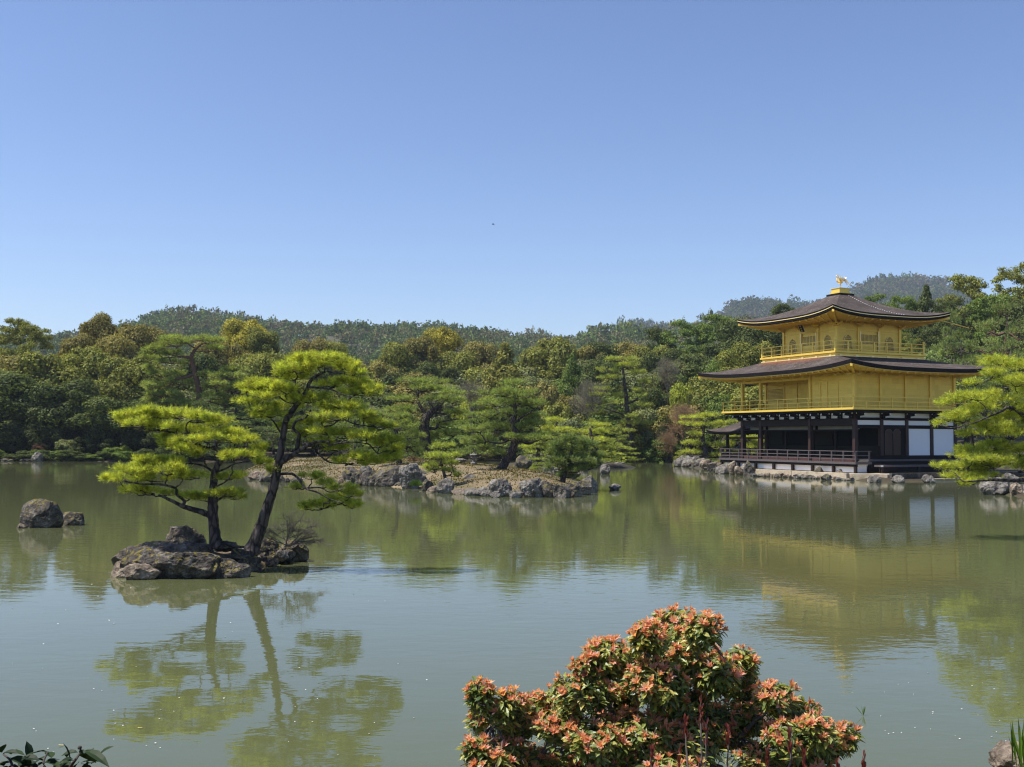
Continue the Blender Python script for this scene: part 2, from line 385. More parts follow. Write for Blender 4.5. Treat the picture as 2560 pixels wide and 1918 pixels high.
def limb(tw, a, b, r0, r1, rng, sag=.1, wig=.07, n=5, sides=6):
    a = np.array(a, float); b = np.array(b, float); L = np.linalg.norm(b - a); t = np.linspace(0, 1, n)[:, None]
    P = a + (b - a) * t + rng.normal(0, wig * L, (n, 3)) * (np.sin(t * math.pi)) - np.array((0, 0, sag * L)) * np.sin(t * math.pi)
    tw.tube(P, np.linspace(r0, r1, n), sides, 2, .08, rng); return P

def proto_pine(seed, lay=7, wide=.5, trunk_lean=.05, n=60, L=.028, wd=.006, K=7, dense=1.0, flat_=.05, bot=.3, tap=.75):
    """unit-high pine of layered flat pads"""
    rng = np.random.default_rng(seed); cr = MB(); tw = MB(); z = np.linspace(0, .93, 7)
    wb = np.cumsum(rng.normal(0, trunk_lean * .35, (7, 2)), 0); wb -= wb[0]; T = np.column_stack([wb, z])
    tw.tube(T, np.linspace(.026, .008, 7), 7, 3, .05, rng)
    for i in range(lay):
        zz = bot + (.93 - bot) * i / (lay - 1); m = 1 if i == lay - 1 else rng.integers(3, 5)
        rad = wide * (1 - tap * ((zz - bot) / (1 - bot)) ** 1.3) * rng.uniform(.8, 1.1); a0 = rng.uniform(0, 6.283)
        p = np.array([np.interp(zz, z, T[:, k]) for k in range(3)])
        for j in range(m):
            a = a0 + j * 6.283 / m + rng.normal(0, .3); rr = 0 if m == 1 else rad * rng.uniform(.5, .75)
            c = p + (math.cos(a) * rr, math.sin(a) * rr, rng.normal(0, .025)); pr = max(.09, rad * rng.uniform(.42, .62))
            if m > 1: limb(tw, p, c, .009, .004, rng, .06, .06, 4, 5)
            pad(cr, tw, c, (pr, pr, flat_ * rng.uniform(.8, 1.4)), rng, int(n * dense), L, wd, K, twr=.0022)
    return cr, tw

PR = {}
def proto(kind, crown, trunk, cm, tm): PR[kind] = (crown.mesh(kind + '_crown', cm), trunk.mesh(kind + '_trunk', tm, True))
for i in range(4): proto('b%d' % i, broad_crown(10 + i, 30 + 5 * i), trunk_mb(20 + i), M['leaf'], M['dark_trunk'])
for i in range(3): proto('l%d' % i, loose_crown(40 + i), trunk_mb(50 + i, .66, .016, 12), M['leaf'], M['dark_trunk'])
for i in range(2): proto('c%d' % i, broad_crown(30 + i, 60, 17000, .0145, 'cone'), trunk_mb(33 + i, .5), M['leaf'], M['dark_trunk'])
proto('s0', broad_crown(60, 26, 8000, .022, low=-.06), trunk_mb(61, .5), M['leaf'], M['dark_trunk'])
proto('s1', broad_crown(62, 34, 8000, .022, low=-.06), trunk_mb(63, .5), M['leaf'], M['dark_trunk'])
def twig_crown(seed, n=9000):
    mb = bare_crown(seed); rng = np.random.default_rng(seed); d = rdir(rng, 60, .3); Cn = d * (.34, .34, .34) * rng.uniform(.3, 1, (60, 1)) + (0, 0, .6); k = rng.integers(0, 60, n)
    P = Cn[k] + rng.normal(0, .055, (n, 3)); A = nrm(P - (0, 0, .25) + rng.normal(0, .18, (n, 3))); L = rng.uniform(.02, .05, (n, 1)); S = nrm(np.cross(A, rng.normal(size=(n, 3)))) * .0018
    V = np.stack([P - S, P + S, P + A * L], 1); mb.add(V.reshape(-1, 3), T=np.arange(n * 3).reshape(-1, 3)); return mb
M['twig_haze'] = leafmat('bare_twigs', .1, 2, isl=.6)
for i in range(2): proto('n%d' % i, twig_crown(70 + i), trunk_mb(72 + i, .7, .014, 3), M['twig_haze'], M['twig'])
proto('r0', twig_crown(76, 16000), trunk_mb(77, .6, .014, 3), M['twig_haze'], M['twig'])
for i in range(3): proto('p%d' % i, *proto_pine(80 + i, 7 + i, .52, .05 + .04 * i, 75), M['needle'], M['bark'])
proto('q0', *proto_pine(90, 5, .6, .13, 90, bot=.5, flat_=.06, tap=.35), M['needle'], M['bark_red'])
proto('q1', *proto_pine(93, 6, .6, .10, 90, bot=.42, flat_=.06, tap=.4), M['needle'], M['bark_red'])

# leaf colours
TWG, RED = (.23, .20, .17), (.33, .21, .14)
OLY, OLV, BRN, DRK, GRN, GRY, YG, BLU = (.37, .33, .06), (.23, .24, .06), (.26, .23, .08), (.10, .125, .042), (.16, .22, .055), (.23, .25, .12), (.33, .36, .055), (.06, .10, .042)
PIN, PINB, PINY, PINL = (.26, .32, .10), (.185, .24, .09), (.44, .475, .09), (.36, .41, .09)
trng = random.Random(5)
NAME = {'b': 'broadleaf_tree', 'l': 'feathery_tree', 'c': 'conical_tree', 's': 'shrub', 'n': 'bare_tree', 'r': 'bare_tree', 'p': 'pine_tree', 'q': 'red_pine'}
CAT = {'b': 'tree', 'l': 'tree', 'c': 'tree', 's': 'shrub', 'n': 'tree', 'r': 'tree', 'p': 'pine tree', 'q': 'pine tree'}
def place_tree(kind, px, top, wpx, Z, col, label, group=None, zb=None, name=None, cat=None):
    p = W(px, top, Z); z0 = float(gh(p.x, p.y)) - .15 if zb is None else zb
    h = max(p.z - z0, .3); wd = wpx * Z / F * {'b': 1.5, 'c': 1.4, 'l': 1.35, 's': 1.2, 'n': 1.25, 'r': 1.25}.get(kind[0], 1.0); cm, tm = PR[kind]
    if kind[0] in 'pq': wd *= .95
    o = empty(name or NAME[kind[0]], (p.x, p.y, z0), trng.uniform(0, 6.28), (wd, wd, h))
    tag(o, label, cat or CAT[kind[0]], group)
    v = trng.uniform(.88, 1.12)
    for nm, me in (('crown', cm), ('trunk', tm)):
        c = link(nm, me, o)
        if nm == 'crown' and kind[0] in 'blcnr':
            k = min(1.0, wd * {'b': 1.0, 'l': 1.15, 'c': 1.35}.get(kind[0], .9) * trng.uniform(.9, 1.15) / h); c.scale = (1, 1, k); c.location = (0, 0, 1 - k)
        c.color = (col[0] * v, col[1] * v, col[2] * v, 1)
    return o
# ------------------------------------------------------------------ hills far behind
def hill(name, prof, D, Y0, seed, ntree, tsz, cols, lower, shape=1.0, label=''):
    xp = np.array([p[0] for p in prof], float); yp = np.array([p[1] for p in prof], float)
    cols_px = np.arange(xp[0], xp[-1] + 1, 10 if D < 1000 else 14); rows = np.concatenate([np.linspace(0, 1, 34), np.array((1.12, 1.3, 1.5))])
    def zr(px):
        y = np.interp(px, xp, yp); H = 1093 + ROLL * (px - 1280); return HC + (H - y) * D / F - lower
    def height(px, t):
        z = zr(px); s = np.where(t <= 1, np.clip(t, 0, 1) ** shape * (1.35 - .35 * np.clip(t, 0, 1)), 1 - (t - 1) * .8)
        return z * s
    PX, T = np.meshgrid(cols_px, rows); Yw = Y0 + (D - Y0) * T; X = (PX - 1280) / F * Yw
    rid = .5 + .5 * np.clip(T, 0, 1)
    Z = height(PX, T) + cheap(X, Yw, 22 / D, seed) * .05 * D * .18 * np.sin(np.clip(T, 0, 1) * math.pi)
    mb = MB(); nx, ny = len(cols_px), len(rows); i = np.arange(ny - 1)[:, None] * nx; j = np.arange(nx - 1)[None]
    mb.add(np.stack([X, Yw, Z - 1], -1), Q=np.stack([i + j, i + j + 1, i + nx + j + 1, i + nx + j], -1).reshape(-1, 4))
    struct(name, mb.mesh(name, M['hillground'], True))
    rng = np.random.default_rng(seed); temps = []
    for k in range(5):
        m = MB(); r2 = np.random.default_rng(200 + k); nl = 8; n = 110
        Cn = np.column_stack([r2.normal(0, .2, nl), r2.normal(0, .2, nl), r2.uniform(.3, .85, nl)]); kk = r2.choice(nl, n); d = rdir(r2, n, .3)
        leaves(m, Cn[kk] + d * .2 * r2.uniform(.6, 1.1, (n, 1)), nrm(d + .5 * r2.normal(size=(n, 3))), .085, r2); temps.append(np.concatenate(m.v))
    out = MB(); att = []
    for i in range(ntree):
        t = min(1.0, rng.uniform(.02, 1.06)); px = rng.uniform(xp[0], xp[-1]); y = Y0 + (D - Y0) * t; x = (px - 1280) / F * y
        z = float(height(px, t)) + cheap(x, y, 22 / D, seed) * .05 * D * .18 * math.sin(t * math.pi) - 1.2
        s = tsz * rng.uniform(.6, 1.35) * (.55 + .45 * t); hs = s * rng.uniform(.8, 1.35); tp = temps[rng.integers(5)]; a = rng.uniform(0, 6.28); ca, sa = math.cos(a), math.sin(a)
        if t == 1.0 and rng.random() < .25: hs *= 1.35; s *= .8
        V = np.column_stack([(tp[:, 0] * ca - tp[:, 1] * sa) * s + x, (tp[:, 0] * sa + tp[:, 1] * ca) * s + y, tp[:, 2] * hs + z])
        out.add(V, Q=np.arange(len(V)).reshape(-1, 4)); 
        pk = cheap(x * .03 * 700 / D, y * .02, 1, 3); c = np.array(cols[min(len(cols) - 1, int(abs(pk * 2.2 + rng.normal(0, 1.1))) % len(cols))]) * rng.uniform(.75, 1.25)
        att.append(np.tile(c, (len(V), 1)))
    o = link(name + '_forest', out.mesh(name + '_forest', M['hill'], False, np.concatenate(att))); stuff(o, label, 'forest')
HG = [(.12, .165, .055), (.17, .165, .085), (.075, .105, .04), (.20, .18, .12), (.18, .22, .065), (.22, .19, .13), (.10, .14, .05)]
hill('hills', [(-700, 900), (-100, 850), (60, 842), (200, 832), (290, 815), (345, 795), (400, 778), (440, 768), (520, 772), (600, 790), (700, 804), (800, 816), (850, 812), (950, 812), (1100, 810), (1200, 820), (1280, 832), (1350, 834), (1440, 848), (1530, 900), (1650, 960), (1800, 1000)],
     700, 300, 1, 7600, 7.0, HG, 7, 1.0, 'mixed grey green forest covering the long hill behind the garden')
hill('hills', [(1250, 960), (1400, 880), (1480, 836), (1560, 826), (1600, 824), (1650, 832), (1740, 815), (1800, 815), (1950, 800), (2150, 800), (2400, 780), (2900, 760)],
     620, 330, 2, 3200, 7.5, HG[:3] + HG[4:5], 5, 1.0, 'dark green forest on the low ridge left of the pavilion roof')
hill('hills', [(1500, 860), (1560, 818), (1600, 813), (1640, 822), (1720, 830), (1790, 800), (1830, 775), (1870, 757), (1905, 760), (1960, 766), (2010, 764), (2060, 772), (2110, 750), (2150, 722), (2200, 702), (2250, 697), (2300, 700), (2360, 702), (2420, 735), (2500, 775), (2700, 800)],
     1700, 900, 3, 3600, 17, [tuple(x * .62 for x in c) for c in HG[:4]], 9, 1.0, 'hazy blue green forest on the far peaks beside the pavilion roof')

# ------------------------------------------------------------------ forest, tree by tree
T = [  # kind, px, top, width, depth, colour, label
 ('l0', 30, 790, 110, 128, OLV, 'airy pale topped tree at the far left edge of the skyline'),
 ('l1', 92, 812, 110, 124, OLV, 'airy rounded tree on the skyline, second from the left edge'),
 ('b0', -10, 868, 210, 116, BRN, 'broad brown green tree under the airy trees at the left edge'),
 ('b1', 92, 880, 190, 117, OLV, 'broad olive crown below the second skyline tree from the left'),
 ('b2', 252, 790, 100, 134, BRN, 'tall brownish crown standing up left of the hill foot'),
 ('b3', 345, 803, 120, 134, BRN, 'domed brown green tree where the hill meets the left wood'),
 ('b0', 298, 830, 130, 128, BRN, 'lumpy brown crown between the two tallest trees of the left wood'),
 ('b1', 225, 862, 140, 124, OLV, 'lumpy olive tree below the tall brownish crown'),
 ('b2', 190, 845, 90, 127, BRN, 'small brown topped crown at the left shoulder of the tall brownish tree'),
 ('b3', 320, 880, 160, 121, OLV, 'wide dark sided tree left of the tall red pine'),
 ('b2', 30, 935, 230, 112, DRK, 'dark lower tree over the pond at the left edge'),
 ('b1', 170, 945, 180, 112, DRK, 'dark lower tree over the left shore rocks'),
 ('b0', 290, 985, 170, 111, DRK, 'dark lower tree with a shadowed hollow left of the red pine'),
 ('b3', 605, 790, 110, 146, OLY, 'tall golden olive dome rising in front of the left hill'),
 ('b1', 650, 818, 80, 144, OLV, 'olive shoulder tree right beside the golden olive dome'),
 ('b0', 555, 842, 120, 140, BRN, 'brown green tree below the golden olive dome'),
 ('b2', 500, 885, 140, 130, DRK, 'dark round tree behind the tall red pine'),
 ('b3', 660, 870, 150, 136, OLV, 'olive tree above the top of the leaning islet pine'),
 ('b0', 785, 838, 110, 152, BRN, 'brown green dome with a smooth top against the hill, left of centre'),
 ('b2', 835, 858, 90, 150, OLV, 'low olive tree right beside the brown green dome'),
 ('b1', 720, 880, 110, 146, OLV, 'olive crown left below the brown green dome'),
 ('b3', 1096, 812, 90, 165, OLY, 'tall yellow topped tree standing out in the middle of the wood'),
 ('b1', 1045, 838, 120, 158, BRN, 'brown green tree left of the tall yellow topped tree'),
 ('b2', 990, 862, 120, 154, OLV, 'olive tree second left of the tall yellow topped tree'),
 ('b0', 930, 890, 120, 150, BRN, 'brown green crown above the island pines, left part'),
 ('b3', 1150, 868, 110, 158, OLV, 'olive crown right of the tall yellow topped tree'),
 ('b2', 1205, 860, 100, 160, BRN, 'brown crown between the yellow topped and the conical tree'),
 ('c0', 1262, 850, 185, 142, (.30, .29, .075), 'broad conical yellow green tree in the middle of the wood'),
 ('b1', 1390, 838, 150, 152, OLV, 'large olive dome right of the broad conical tree'),
 ('b0', 1452, 850, 110, 150, BRN, 'brown olive tree right beside the large olive dome'),
 ('c1', 1432, 878, 110, 132, GRN, 'bright green pointed tree in front of the large olive dome'),
 ('b2', 1505, 862, 110, 150, DRK, 'dark dome right of the bright green pointed tree'),
 ('b3', 1560, 850, 110, 156, BRN, 'brown dome above the layered pine'),
 ('b2', 1500, 905, 110, 138, DRK, 'very dark green tree left of the layered pine top'),
 ('b0', 1620, 855, 110, 154, OLV, 'olive dome on the skyline right of the layered pine'),
 ('b1', 1665, 870, 110, 146, DRK, 'dark olive dome between the layered pine and the right hillside trees'),
 ('l2', 1715, 800, 130, 160, GRN, 'green feathery tree starting the rise towards the pavilion'),
 ('l0', 1780, 782, 130, 158, GRN, 'tall green feathery tree left of the pavilion roof tip'),
 ('b2', 1840, 800, 130, 150, DRK, 'dark evergreen beside the left tip of the top roof'),
 ('l1', 1650, 820, 110, 162, DRK, 'dark feathery tree on the skyline above the bare greyish tree'),
 ('b1', 1745, 880, 150, 138, DRK, 'dark clumped tree left above the middle roof'),
 ('l2', 1660, 905, 120, 136, GRN, 'green feathery tree behind the layered pine, right side'),
 ('l0', 1820, 890, 130, 132, GRN, 'green loose tree between both roof tips'),
 ('b3', 1900, 790, 110, 148, DRK, 'dark tree behind the left part of the top roof'),
 ('b0', 1870, 845, 120, 128, OLV, 'olive tree behind the left end of the gold balcony'),
 ('l1', 1960, 760, 90, 150, DRK, 'dark feathery tree rising behind the left slope of the top roof'),
 ('l2', 2175, 730, 130, 150, GRN, 'dark green feathery tree just right of the roof finial'),
 ('c1', 2315, 705, 110, 142, DRK, 'pointed dark conifer above the right tip of the top roof'),
 ('l0', 2250, 735, 110, 145, GRN, 'green tree below the far peak behind the top roof'),
 ('l1', 2412, 684, 130, 138, OLV, 'tall feathery tree left of the tallest at the right edge'),
 ('l2', 2525, 654, 150, 134, OLV, 'tallest feathery tree at the right edge of the picture'),
 ('l0', 2610, 670, 150, 136, OLV, 'tall feathery tree cut by the right edge'),
 ('l1', 2470, 735, 140, 130, GRN, 'dark green feathery tree between the two tallest on the right'),
 ('l2', 2370, 745, 120, 132, DRK, 'dark feathery tree over the right tip of the top roof'),
 ('b2', 2560, 760, 140, 128, DRK, 'dark tree under the tallest at the right edge'),
 # pines before the wood
 ('p2', 610, 930, 200, 112, PINB, 'blue green pine behind the leaning islet pine'),
 ('p1', 700, 955, 180, 106, PINB, 'shadowy green pine behind the right islet pine'),
 ('p0', 800, 930, 170, 110, PINB, 'green pine between the islet pine and the island'),
 ('p2', 560, 1000, 190, 104, PINB, 'low dark pine on the far shore behind the left islet pine'),
 ('p2', 900, 960, 150, 100, PIN, 'green pine behind the left end of the island'),
 ('p0', 1180, 1010, 150, 100, PIN, 'green pine behind the bent island pine'),
 ('p0', 1020, 1040, 150, 96, PIN, 'low green pine behind the thick trunked island pine'),
 ('p1', 1395, 1055, 130, 92, PINL, 'bright green layered pine behind the round dark pine'),
 ('p0', 1480, 1050, 150, 96, PINY, 'bright yellow green pine on the shore right behind the island'),
 ('p2', 1545, 1085, 120, 100, PINL, 'small bright layered pine at the reed bed'),
 ('p0', 1340, 1090, 120, 88, PINL, 'small yellow green pine left behind the round dark pine'),
 ('p2', 2345, 790, 150, 118, PIN, 'green pine behind the end of the top gutter pole'),
 ('q0', 2500, 772, 190, 115, PIN, 'red trunked pine with flat top at the right edge'),
 ('p1', 2420, 830, 200, 108, PIN, 'wide green pine right of the gold balcony'),
 ('p0', 2530, 860, 180, 104, PIN, 'green pine above the near pine at the right edge'),
 ('q1', 2370, 880, 160, 100, PINB, 'shadowy pine right behind the middle roof'),
 ('p1', 2290, 850, 150, 112, PIN, 'green pine behind the right end of the gold balcony'),
 ('p2', 2480, 940, 200, 96, PINB, 'shadowy blue green pine behind the gold walls, right side'),
 ('p0', 2590, 930, 180, 94, PINB, 'shadowy green pine behind the near pine at the right edge'),
 # shrubs and bare trees before the wood
 ('n0', 1478, 950, 120, 112, TWG, 'pinkish bare tree left of the layered pine'),
 ('n1', 1180, 945, 90, 110, TWG, 'bare greyish tree behind the bent island pine'),
 ('n0', 1668, 895, 90, 116, TWG, 'bare grey tree in the dark wood right of the layered pine'),
 ('r0', 1708, 1005, 84, 105, RED, 'rust coloured leafless maple left of the pavilion'),
 ('r0', 1668, 1075, 56, 110, RED, 'low rust coloured maple beside the bare slope'),
 ('b3', 1632, 1015, 110, 116, GRY, 'rounded grey green tree on a dark trunk above the bare slope'),
 ('s0', 1590, 1050, 80, 116, GRY, 'pale green shrub tree left of the rounded grey green tree'),
 ('s1', 1660, 1090, 110, 112, GRN, 'dark green shrub by the water left of the pavilion pines'),
 ('s0', 1400, 1010, 110, 116, OLV, 'olive shrub above the bright yellow green pine'),
 ('s1', 1420, 1040, 90, 112, GRY, 'grey green shrub above the bright yellow green pine'),
 ('b1', 1190, 975, 90, 116, YG, 'yellow green bush tree left of the bent island pine'),
 ('s1', 1700, 955, 90, 122, YG, 'yellow green shrub tree below the dark clumped tree'),
 ('s0', 1760, 970, 110, 116, OLV, 'olive shrub tree left of the middle roof tip'),
 ('s0', 1800, 1010, 90, 108, GRN, 'green shrub behind the left end of the gold railing'),
 ('s1', 1300, 985, 110, 118, DRK, 'dark shrub tree below the broad conical tree'),
 ('s0', 1360, 960, 110, 122, BRN, 'brown green shrub tree under the bright green pointed tree'),
 ('b0', 1620, 960, 90, 124, DRK, 'dark crown right beside the layered pine'),
]
for k, px, top, wd, Z, col, lab in T: place_tree(k, px, top, wd, Z, col, lab)

# crowns packed between them
PROF = [(-120, 830), (0, 850), (120, 870), (220, 850), (330, 840), (420, 880), (560, 845), (680, 860), (760, 885), (900, 900), (1000, 880), (1100, 860), (1200, 890), (1330, 885), (1420, 860), (1560, 872), (1650, 860), (1720, 830), (1800, 800), (1950, 800), (2150, 760), (2300, 740), (2420, 720), (2600, 700)]
fr = random.Random(11); q = 0
for Z, dy, step in ((150, 30, 62), (138, 75, 70), (126, 120, 76), (116, 165, 84)):
    px = -110 + fr.random() * 30
    while px < 2640:
        top = np.interp(px, [p[0] for p in PROF], [p[1] for p in PROF]) + dy + fr.uniform(-15, 25)
        left = px < 420; right = px > 1850
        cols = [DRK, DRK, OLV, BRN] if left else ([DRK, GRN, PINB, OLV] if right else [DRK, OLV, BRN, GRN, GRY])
        kd = fr.choice(['b0', 'b1', 'b2', 'b3', 'l1'] if not right else ['b1', 'b2', 'l0', 'l1', 'l2'])
        if Z == 116 and 500 < px < 1600 and fr.random() < .4: kd = fr.choice(['p0', 'p2'])
        col = PINB if kd[0] == 'p' else fr.choice(cols)
        reg, gl = (('left wood', 'trees packed in the left wood') if left else ('wood behind the pavilion', 'trees packed behind the pavilion') if right else ('middle wood', 'trees packed in the middle wood'))
        row = {150: 'rear', 138: 'second', 126: 'third', 116: 'lowest'}[Z]
        nm = {'b': 'dense crown', 'l': 'loose crown', 'p': 'pine'}[kd[0]]
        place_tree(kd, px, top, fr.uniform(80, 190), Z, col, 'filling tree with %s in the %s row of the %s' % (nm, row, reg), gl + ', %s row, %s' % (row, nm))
        px += step * fr.uniform(.8, 1.25)
# undergrowth along the far shore
for i in range(46):
    px = -60 + i * 38 + fr.uniform(-12, 12)
    if 1560 < px < 1640: continue
    Z = 108.5 if px < 560 else (122 if px < 760 else 136 if px < 1560 else 116)
    if px < 560: col = (.06, .075, .028)  # left shore bushes coloured darker to carry the deep shade there
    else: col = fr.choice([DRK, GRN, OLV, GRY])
    side = 'left shore' if px < 560 else 'far middle shore'
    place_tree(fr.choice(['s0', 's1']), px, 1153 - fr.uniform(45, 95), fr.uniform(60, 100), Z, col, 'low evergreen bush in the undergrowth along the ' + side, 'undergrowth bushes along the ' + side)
place_tree('s1', 168, 1098, 60, 107.5, GRY, 'rounded grey green bush right of the upright boulder on the left shore')
place_tree('s1', 98, 1108, 40, 107.2, (.13, .07, .05), 'small reddish brown bush over the upright boulder on the left shore')
place_tree('s0', 312, 1112, 36, 107.5, YG, 'pale yellow green small bush on the left shore')

for i in range(30):
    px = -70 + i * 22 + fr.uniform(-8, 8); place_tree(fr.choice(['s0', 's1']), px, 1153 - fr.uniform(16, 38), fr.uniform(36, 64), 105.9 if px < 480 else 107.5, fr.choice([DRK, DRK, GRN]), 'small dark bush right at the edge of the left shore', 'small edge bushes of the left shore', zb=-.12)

for i in range(11):
    px = 1700 + i * 11 + fr.uniform(-4, 4); place_tree(fr.choice(['s0', 's1']), px, 1150 + fr.uniform(-14, 2) + i * .9, fr.uniform(26, 44), 103 - i * 1.6, fr.choice([GRN, OLV, DRK]), 'low green shrub among the rocks left of the pavilion', 'low shrubs among the rocks left of the pavilion')
# ------------------------------------------------------------------ islands
ISL = [(600, 1186), (640, 1197), (690, 1203), (850, 1211), (960, 1216), (1060, 1221), (1120, 1231), (1200, 1237), (1300, 1241), (1400, 1242), (1462, 1233), (1480, 1222),
       (1474, 1213), (1430, 1203), (1380, 1194), (1320, 1186), (1250, 1181), (1150, 1174), (900, 1166), (640, 1166)]
ISL = np.array([G(a, b)[:2] for a, b in ISL])
ISL2 = np.array([(-1 + 6.2 * math.cos(a) + 5.5, 92.5 + 2.6 * math.sin(a)) for a in np.linspace(0, 6.1, 14)])
LET = np.array([G(a, b)[:2] for a, b in [(300, 1428), (360, 1440), (470, 1444), (560, 1441), (640, 1420), (720, 1402), (752, 1392), (746, 1384), (650, 1396), (560, 1402), (450, 1404), (350, 1408)]])
def h_isl(X, Y):
    d = -sdist(ISL, X, Y); return np.where(d > 0, 1.0 * (1 - np.exp(-np.maximum(d, 0) / 3.6)) + .10 + .07 * cheap(X, Y, 1.3) * np.clip(d, 0, 1), np.maximum(-1, d * .8 + .1))
def h_isl2(X, Y):
    d = -sdist(ISL2, X, Y); return np.where(d > 0, .5 * (1 - np.exp(-np.maximum(d, 0) / 1.)) + .05 * cheap(X, Y, 1.3), np.maximum(-1, d * .8))
def h_let(X, Y):
    d = -sdist(LET, X, Y); return np.where(d > 0, .34 * (1 - np.exp(-np.maximum(d, 0) / .5)) + .02 + .05 * cheap(X, Y, 4.) * np.clip(d * 2, 0, 1), np.maximum(-.6, d * .9))
for nm, poly, fn, st, mt in (('island_ground', ISL, h_isl, .22, 'island'), ('far_islet_ground', ISL2, h_isl2, .3, 'ground'), ('islet_ground', LET, h_let, .05, 'islet')):
    a, b = poly.min(0) - 1.2, poly.max(0) + 1.2
    struct(nm, grid_mesh(np.arange(a[0], b[0], st), np.arange(a[1], b[1], st), fn).mesh(nm, M[mt], True))

# ------------------------------------------------------------------ rocks
def rock_mesh(seed, sub=4, cuts=16, rough=.06, box=.0, mat='rock', dims=(1, 1, 1)):
    rnd = random.Random(seed); bm = bmesh.new(); bmesh.ops.create_icosphere(bm, subdivisions=sub, radius=1)
    pl = []
    for i in range(cuts):
        n = Vector((rnd.gauss(0, 1), rnd.gauss(0, 1), rnd.gauss(0, .8))).normalized(); pl.append((n, rnd.uniform(.58, .92)))
    off = Vector((seed * 3.7, seed * 1.3, seed * 2.1)); W_, D_, H_ = dims
    for v in bm.verts:
        c = v.co.copy()
        if box: m = max(abs(c.x), abs(c.y), abs(c.z)); c = c.lerp(c / m * .8, box)
        for n, d in pl:
            k = c.dot(n)
            if k > d: c += n * (d - k) * .92
        v.co = c
    lo = Vector([min(v.co[i] for v in bm.verts) for i in range(3)]); hi = Vector([max(v.co[i] for v in bm.verts) for i in range(3)])
    q = min(W_, D_, H_ * 1.4); fine = sub > 4
    for v in bm.verts:                       # real size, base sunk; then cracks and bumps at one scale in all directions
        c = v.co; u = Vector(((c.x - lo.x) / (hi.x - lo.x) - .5, (c.y - lo.y) / (hi.y - lo.y) - .5, (c.z - lo.z) / (hi.z - lo.z) * 1.3 - .3))
        p = Vector((u.x * W_, u.y * D_, u.z * H_)); g = p / q; dn = Vector((u.x / W_, u.y / D_, (u.z - .35) / H_)).normalized()
        f = mnoise.fractal(g * 2.6 + off, 1.0, 2.1, 4); r = 1 - abs(mnoise.noise(g * 3.4 - off)) * 2.2; c2 = mnoise.cell(g * 3.2 + off) - .5 if fine else 0
        a = rough * (f * 1.1 + .55 * r + .35 * c2) + mnoise.noise(g * 1.3 + off) * .10
        if fine: a += mnoise.fractal(g * 13 + off, .8, 2.0, 3) * rough * .3
        v.co = p + dn * a * q
    me = bpy.data.meshes.new('rock'); bm.to_mesh(me); bm.free(); me.materials.append(M[mat])
    me.polygons.foreach_set('use_smooth', [False] * len(me.polygons)); return me
RC = {}
def rock(px, py, w_, h_, label, mat='rock', seed=None, z=0.0, dep=.8, rz=None, sub=4, box=0, group=None, name='rock', rgh=.06, cuts=16):
    seed = seed if seed is not None else (hash((px, py)) % 9)
    p = G(px, py, z); wd = w_ * p.y / F * 1.04; hh = h_ * p.y / F * 1.05; dd = wd * dep
    if sub > 4: me, sc = rock_mesh(seed, sub, cuts, rgh, box, mat, (wd, dd, hh)), (1, 1, 1)
    else:
        asp = round(h_ / w_ * 2.5) / 2.5 or .3; key = (seed, mat, sub, box, asp, dep)
        if key not in RC: RC[key] = rock_mesh(seed, sub, cuts, .07, box, mat, (1, dep, asp))
        me, sc = RC[key], (wd, wd, hh / asp)
    o = link(name, me); o.location = (p.x, p.y + dd * .42, z); o.scale = sc
    o.rotation_euler = (0, 0, (seed * 1.9 + px) % 1.0 - .5 if rz is None else rz)
    return tag(o, label, 'rock', group)
# near islet
rock(415, 1448, 250, 62, 'long flat front ledge of the near islet, brown and cracked', 'near_dark', 31, dep=.38, rz=.05, sub=6, box=.6)
rock(385, 1432, 225, 62, 'broad sloping grey rock on the left half of the near islet', 'near_rock', 32, dep=.62, rz=.1, sub=6, box=.3)
rock(457, 1374, 96, 54, 'upright brown block standing on top of the near islet rocks', 'near_rock', 33, z=.36, dep=.6, rz=-.15, sub=6, box=.7)
rock(725, 1406, 72, 54, 'dark squarish boulder at the right end of the near islet', 'near_dark', 34, dep=.9, rz=.2, sub=6, box=.5)
rock(662, 1412, 84, 62, 'dark pointed boulder at the foot of the leaning islet pine', 'near_dark', 35, dep=.8, rz=.5, sub=6)
rock(560, 1446, 110, 40, 'dark mossy cliff piece at the front middle of the near islet', 'near_dark', 36, dep=.5, rz=.1, sub=6, box=.6)
rock(478, 1402, 100, 40, 'pale lichened ledge in front of the straight islet pine', 'near_rock', 37, z=.2, dep=.6, rz=.3, sub=6)
rock(305, 1444, 66, 36, 'light brown split stone at the left tip of the near islet', 'rock_tan', 38, dep=.8, rz=.1, sub=5, box=.5)
rock(622, 1430, 60, 38, 'grey upright stone with a dark hollow at the islet front right', 'near_dark', 39, dep=.9, sub=5)
rock(600, 1412, 74, 34, 'rounded brown stone between the two islet pines', 'near_dark', 40, z=.12, sub=5)
rock(678, 1418, 30, 22, 'small pale stone at the waterline under the leaning islet pine', 'near_rock', 41, sub=4)
rock(512, 1420, 70, 36, 'pale angular stone in the middle of the near islet', 'near_rock', 42, z=.12, dep=.7, sub=5)
rock(350, 1450, 90, 34, 'tan craggy waterline stone on the left front of the near islet', 'rock_tan', 43, dep=.5, sub=5, box=.4)
rock(560, 1375, 60, 20, 'low mossy stone at the roots of the straight islet pine', 'near_dark', 44, z=.35, sub=5)
